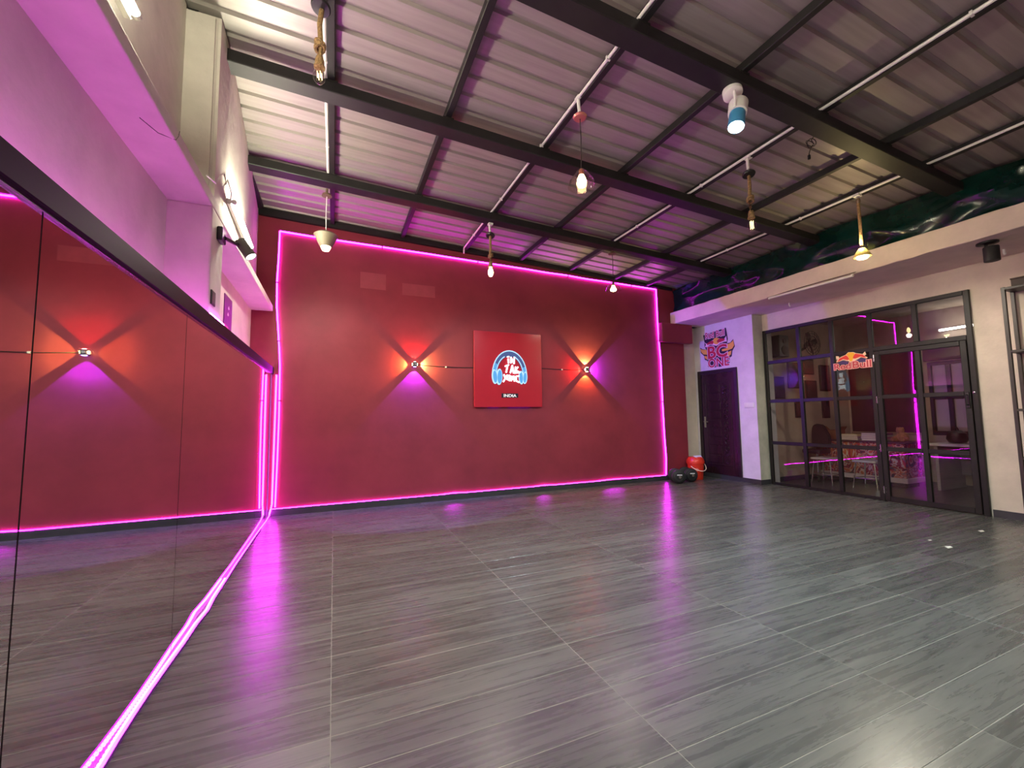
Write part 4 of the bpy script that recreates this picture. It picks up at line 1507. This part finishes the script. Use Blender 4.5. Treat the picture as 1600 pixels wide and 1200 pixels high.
m = new(); bevelbox(m, 10.545, 10.60, -2.27, -1.15, .82, .86, .004)
obj('ledge', m, mat('ledge_cream', rgb(170, 150, 130), 0.6), cb)
# office tube light
t = thing('office_tube_light', 'lit tube light on the far office wall behind the top right pane', 'light', (10.5, -2.9, 2.66))
m = new(); tube(m, [(10.53, -2.62, 2.66), (10.53, -3.75, 2.68)], 0.02, 8)
obj('batten', m, white_pvc, t)
m = new(); tube(m, [(10.50, -2.64, 2.655), (10.50, -3.73, 2.675)], 0.018, 10)
obj('glowing_tube', m, em_inner, t, True)
# framed pictures on the left office wall: x0, x1, z0, z1
FR = [(8.30, 8.60, 1.52, 1.93, 'dark framed picture behind the leftmost pane, second row'),
      (8.72, 9.02, 1.72, 2.22, 'framed picture hanging left of the second mullion'),
      (9.18, 9.50, 2.0, 2.30, 'framed picture hanging high on the office wall'),
      (9.22, 9.56, 1.52, 1.88, 'framed picture hanging below the high one'),
      (9.68, 10.0, 1.68, 2.20, 'tall brown framed picture nearest the sticker'),
      (8.88, 9.12, 1.16, 1.48, 'small framed certificate in the third row of panes'),
      (9.70, 9.92, 1.14, 1.50, 'small dark framed picture right of the certificate')]
for i, (x0, x1, z0, z1, lb) in enumerate(FR):
    t = thing('picture_frame', lb, 'picture', ((x0 + x1) / 2, -1.11, z0), 'framed pictures on the office wall')
    m = new(); bevelbox(m, x0, x1, -1.128, -1.10, z0, z1, .004)
    obj('frame', m, black_plastic, t)
    m = new(); box(m, x0 + .025, x1 - .025, -1.131, -1.128, z0 + .025, z1 - .025)
    obj('picture', m, mat('picture_%d' % (i % 3), (rgb(62, 52, 60), rgb(70, 58, 84), rgb(96, 66, 60))[i % 3], 0.3, var=0.6, vscale=9), t)
t = thing('wall_speaker', 'tall dark loudspeaker high in the office corner behind the first pane', 'speaker', (8.36, -1.2, 2.28))
m = new(); bevelbox(m, 8.24, 8.50, -1.32, -1.10, 2.28, 2.68, .01)
obj('cabinet', m, black_plastic, t)
for z, r in ((2.40, .08), (2.57, .045)):
    m = new(); lathe(m, [(0, .012), (r * .4, .004), (r, .010), (r, 0)], (8.37, -1.32, z), 20, (0, -1, 0))
    obj('cone', m, black_matte, t, True)
t = thing('wall_fan', 'round dark wall fan behind the second pane of the top row', 'fan', (9.15, -1.2, 2.5))
m = new(); tube(m, [(9.15, -1.10, 2.45), (9.15, -1.2, 2.5), (9.15, -1.24, 2.57)], .025, 8)
obj('bracket', m, black_plastic, t, True)
m = new()
for r in (.07, .13, .19, .235):
    tube(m, [(9.15 + r * math.cos(a * PI / 12), -1.34 + (.235 - r) * -.12, 2.57 + r * math.sin(a * PI / 12)) for a in range(25)], .005, 5)
for k in range(16):
    a = k * PI / 8
    tube(m, [(9.15 + .04 * math.cos(a), -1.365, 2.57 + .04 * math.sin(a)), (9.15 + .235 * math.cos(a), -1.34, 2.57 + .235 * math.sin(a))], .003, 4)
obj('guard', m, black_plastic, t)
m = new(); lathe(m, [(0, 0), (.05, .01), (.05, .1), (0, .12)], (9.15, -1.34, 2.57), 16, (0, 1, 0))
obj('motor', m, black_plastic, t, True)
for k in range(4):
    m = new()
    a = k * PI / 2 + .4
    ca, sa = math.cos(a), math.sin(a)
    poly = [(0.03, -.02), (.12, -.07), (.215, -.05), (.22, .03), (.1, .03), (.03, .02)]
    prism(m, poly, lambda u, v, d: (9.15 + u * ca - v * sa, -1.30 + d + v * .25, 2.57 + u * sa + v * ca), 0, .004)
    obj('blade', m, black_matte, t)

# bar counter with printed front
t = thing('bar_counter', 'long low counter with a colourful graffiti printed front in the office', 'counter', (9.55, -1.9, 0))
m = new(); bevelbox(m, 9.35, 9.85, -2.52, -1.25, 0.16, 0.72, .006)
obj('printed_body', m, graffiti_material(), t)
m = new(); bevelbox(m, 9.33, 9.87, -2.54, -1.23, 0.08, 0.16, .004)
obj('white_band', m, mat('white_laminate', rgb(214, 206, 204), 0.4), t)
m = new(); bevelbox(m, 9.39, 9.81, -2.48, -1.29, 0.0, 0.08, .004)
obj('plinth', m, black_plastic, t)
m = new(); bevelbox(m, 9.31, 9.89, -2.56, -1.21, 0.72, 0.75, .004)
obj('worktop', m, mat('dark_laminate', rgb(74, 52, 54), 0.35), t)
# stacks on the counter
for (y0, y1, n, lb, cols) in ((-1.86, -1.55, 3, 'short stack of pale books at the counter middle', ((200, 190, 200), (186, 150, 176), (214, 196, 150))),
                              (-2.24, -1.92, 4, 'taller stack of pink and pale books on the counter', ((214, 196, 206), (190, 120, 170), (206, 200, 214), (120, 80, 120)))):
    for k in range(n):
        tt = thing('book', lb + (', bottom one', ', second one', ', third one', ', top one')[k], 'book', ((9.36 + 9.66) / 2, (y0 + y1) / 2, .75 + k * .034), 'books stacked on the counter')
        jx = random.uniform(-.015, .015)
        m = new(); bevelbox(m, 9.36 + jx, 9.66 + jx, y0 + jx, y1 + jx, .751 + k * .034, .7835 + k * .034, .003)
        obj('cover', m, mat('book_%d_%d' % (n, k), rgb(*cols[k]), .5), tt)
        m = new(); box(m, 9.356 + jx, 9.36 + jx, y0 + jx + .004, y1 + jx - .004, .755 + k * .034, .7795 + k * .034)
        obj('pages', m, mat('book_pages', rgb(226, 216, 200), .7), tt)
t = thing('cardboard_box', 'open brown cardboard box at the left end of the counter', 'box', (9.55, -1.36, .75))
m = new(); bevelbox(m, 9.40, 9.68, -1.50, -1.24, .751, .92, .003)
obj('carton', m, mat('cardboard', rgb(150, 96, 66), .8, var=.2, vscale=8), t)
for s, yy in ((-1, -1.50), (1, -1.24)):
    m = new(); prism(m, [(9.40, .92), (9.68, .92), (9.66, .985), (9.42, .985)], lambda u, v, d: (u, yy + s * (v - .92) * .8 + d, v), 0, .005)
    obj('flap', m, MATS['cardboard'], t)
t = thing('soft_toy', 'slumped tan soft toy sitting at the right end of the counter', 'toy', (9.55, -2.42, .75))
tan = mat('tan_plush', rgb(170, 120, 84), .95, var=.4, vscale=30)
m = new(); lathe(m, [(0, 0), (.07, .01), (.085, .06), (.07, .12), (.04, .15), (0, .155)], (9.55, -2.42, .751), 16)
obj('torso', m, tan, t, True)
m = new(); lathe(m, [(0, 0), (.045, .015), (.055, .05), (.045, .09), (0, .105)], (9.54, -2.40, .885), 16)
hd = obj('head', m, tan, t, True)
m = new(); lathe(m, [(0, 0), (.016, .003), (.018, .012), (0, .025)], (9.54, -2.435, .965), 8); lathe(m, [(0, 0), (.016, .003), (.018, .012), (0, .025)], (9.54, -2.365, .965), 8)
obj('ears', m, tan, hd, True)
for s in (-1, 1):
    m = new(); tube(m, [(9.52, -2.42 + s * .05, .83), (9.46, -2.42 + s * .10, .80), (9.42, -2.42 + s * .10, .78)], [.026, .022, .02], 8)
    obj('arm', m, tan, t, True)
    m = new(); tube(m, [(9.52, -2.42 + s * .04, .785), (9.44, -2.42 + s * .06, .78), (9.38, -2.42 + s * .07, .785)], [.032, .028, .026], 8)
    obj('leg', m, tan, t, True)

def stool(x, y, label):
    t = thing('bar_stool', label, 'stool', (x, y, 0), 'metal stools by the office counter')
    m = new(); bevelbox(m, x - .17, x + .17, y - .17, y + .17, .42, .455, .012, 2)
    obj('seat', m, mat('stool_seat', rgb(196, 190, 188), .5), t)
    for sx in (-1, 1):
        for sy in (-1, 1):
            m = new(); tube(m, [(x + sx * .13, y + sy * .13, .42), (x + sx * .17, y + sy * .17, .0)], .011, 8)
            obj('leg', m, chrome, t, True)
    m = new(); tube(m, [(x + .155 * a, y + .155 * b, .16) for a, b in ((-1, -1), (1, -1), (1, 1), (-1, 1), (-1, -1))], .008, 6)
    obj('foot_ring', m, chrome, t)
stool(8.85, -1.62, 'metal leg stool seen behind the second lower pane')
stool(8.95, -2.22, 'metal leg stool seen behind the third lower pane')

# office chair with dark jacket
t = thing('office_chair', 'dark padded swivel chair leaning at the left end of the counter', 'chair', (9.02, -1.38, 0))
dk = mat('dark_leather', rgb(30, 26, 30), .45)
m = new(); bevelbox(m, 8.85, 9.18, -1.52, -1.20, .50, .58, .025, 3)
obj('seat', m, dk, t, True)
m = new()
prism(m, [(-1.50, .60), (-1.20, .60), (-1.16, .98), (-1.22, 1.04), (-1.36, 1.02), (-1.50, .80)], lambda u, v, d: (9.15 + d + (v - .6) * .25, u, v), 0, .07)
bmesh.ops.bevel(m, geom=m.edges[:], offset=.018, segments=2, affect='EDGES')
obj('backrest', m, dk, t, True)
m = new(); tube(m, [(9.02, -1.37, .10), (9.02, -1.37, .50)], .028, 10)
obj('column', m, chrome, t, True)
for k in range(5):
    a = k * 2 * PI / 5
    m = new(); tube(m, [(9.02, -1.37, .10), (9.02 + .23 * math.cos(a), -1.37 + .2 * math.sin(a), .06)], [.022, .014], 8)
    lg = obj('leg', m, black_plastic, t, True)
    m = new(); lathe(m, [(0, -.012), (.026, -.012), (.026, .012), (0, .012)], (9.02 + .23 * math.cos(a), -1.37 + .2 * math.sin(a), .027), 12, (math.sin(a), math.cos(a), 0))
    obj('castor', m, black_plastic, lg, True)

# white desk at the right of the office
t = thing('office_desk', 'white desk under the far office window', 'desk', (9.9, -3.3, 0))
m = new(); bevelbox(m, 9.55, 10.45, -4.1, -2.75, .70, .74, .004)
obj('desktop', m, MATS['white_laminate'], t)
m = new(); bevelbox(m, 9.60, 10.40, -2.83, -2.79, 0, .70, .003)
obj('side_panel', m, mat('desk_grey', rgb(150, 140, 140), .5), t)
m = new(); bevelbox(m, 9.60, 10.40, -4.06, -4.02, 0, .70, .003)
obj('side_panel', m, MATS['desk_grey'], t)
m = new(); bevelbox(m, 10.30, 10.34, -4.02, -2.83, .2, .70, .003)
obj('modesty_panel', m, MATS['desk_grey'], t)
m = new(); bevelbox(m, 9.62, 10.25, -4.01, -3.5, .08, .68, .003)
dw = obj('drawer_unit', m, mat('drawer_cream', rgb(190, 172, 140), .5), t)
for k in range(3):
    m = new(); bevelbox(m, 9.605, 9.62, -4.0, -3.51, .10 + k * .195, .28 + k * .195, .003)
    obj('drawer_front', m, MATS['drawer_cream'], dw)
t = thing('desk_bag', 'round black bag resting on the white office desk', 'bag', (9.85, -2.98, .74))
m = new(); lathe(m, [(0, 0), (.10, .01), (.13, .07), (.11, .16), (.05, .20), (0, .205)], (9.85, -2.98, .741), 18)
obj('bag_body', m, dk, t, True)
m = new(); tube(m, [(9.85 + .05 * math.cos(k * PI / 8), -2.98, .93 + .06 * math.sin(k * PI / 8)) for k in range(9)], .008, 6)
obj('strap', m, dk, t, True)
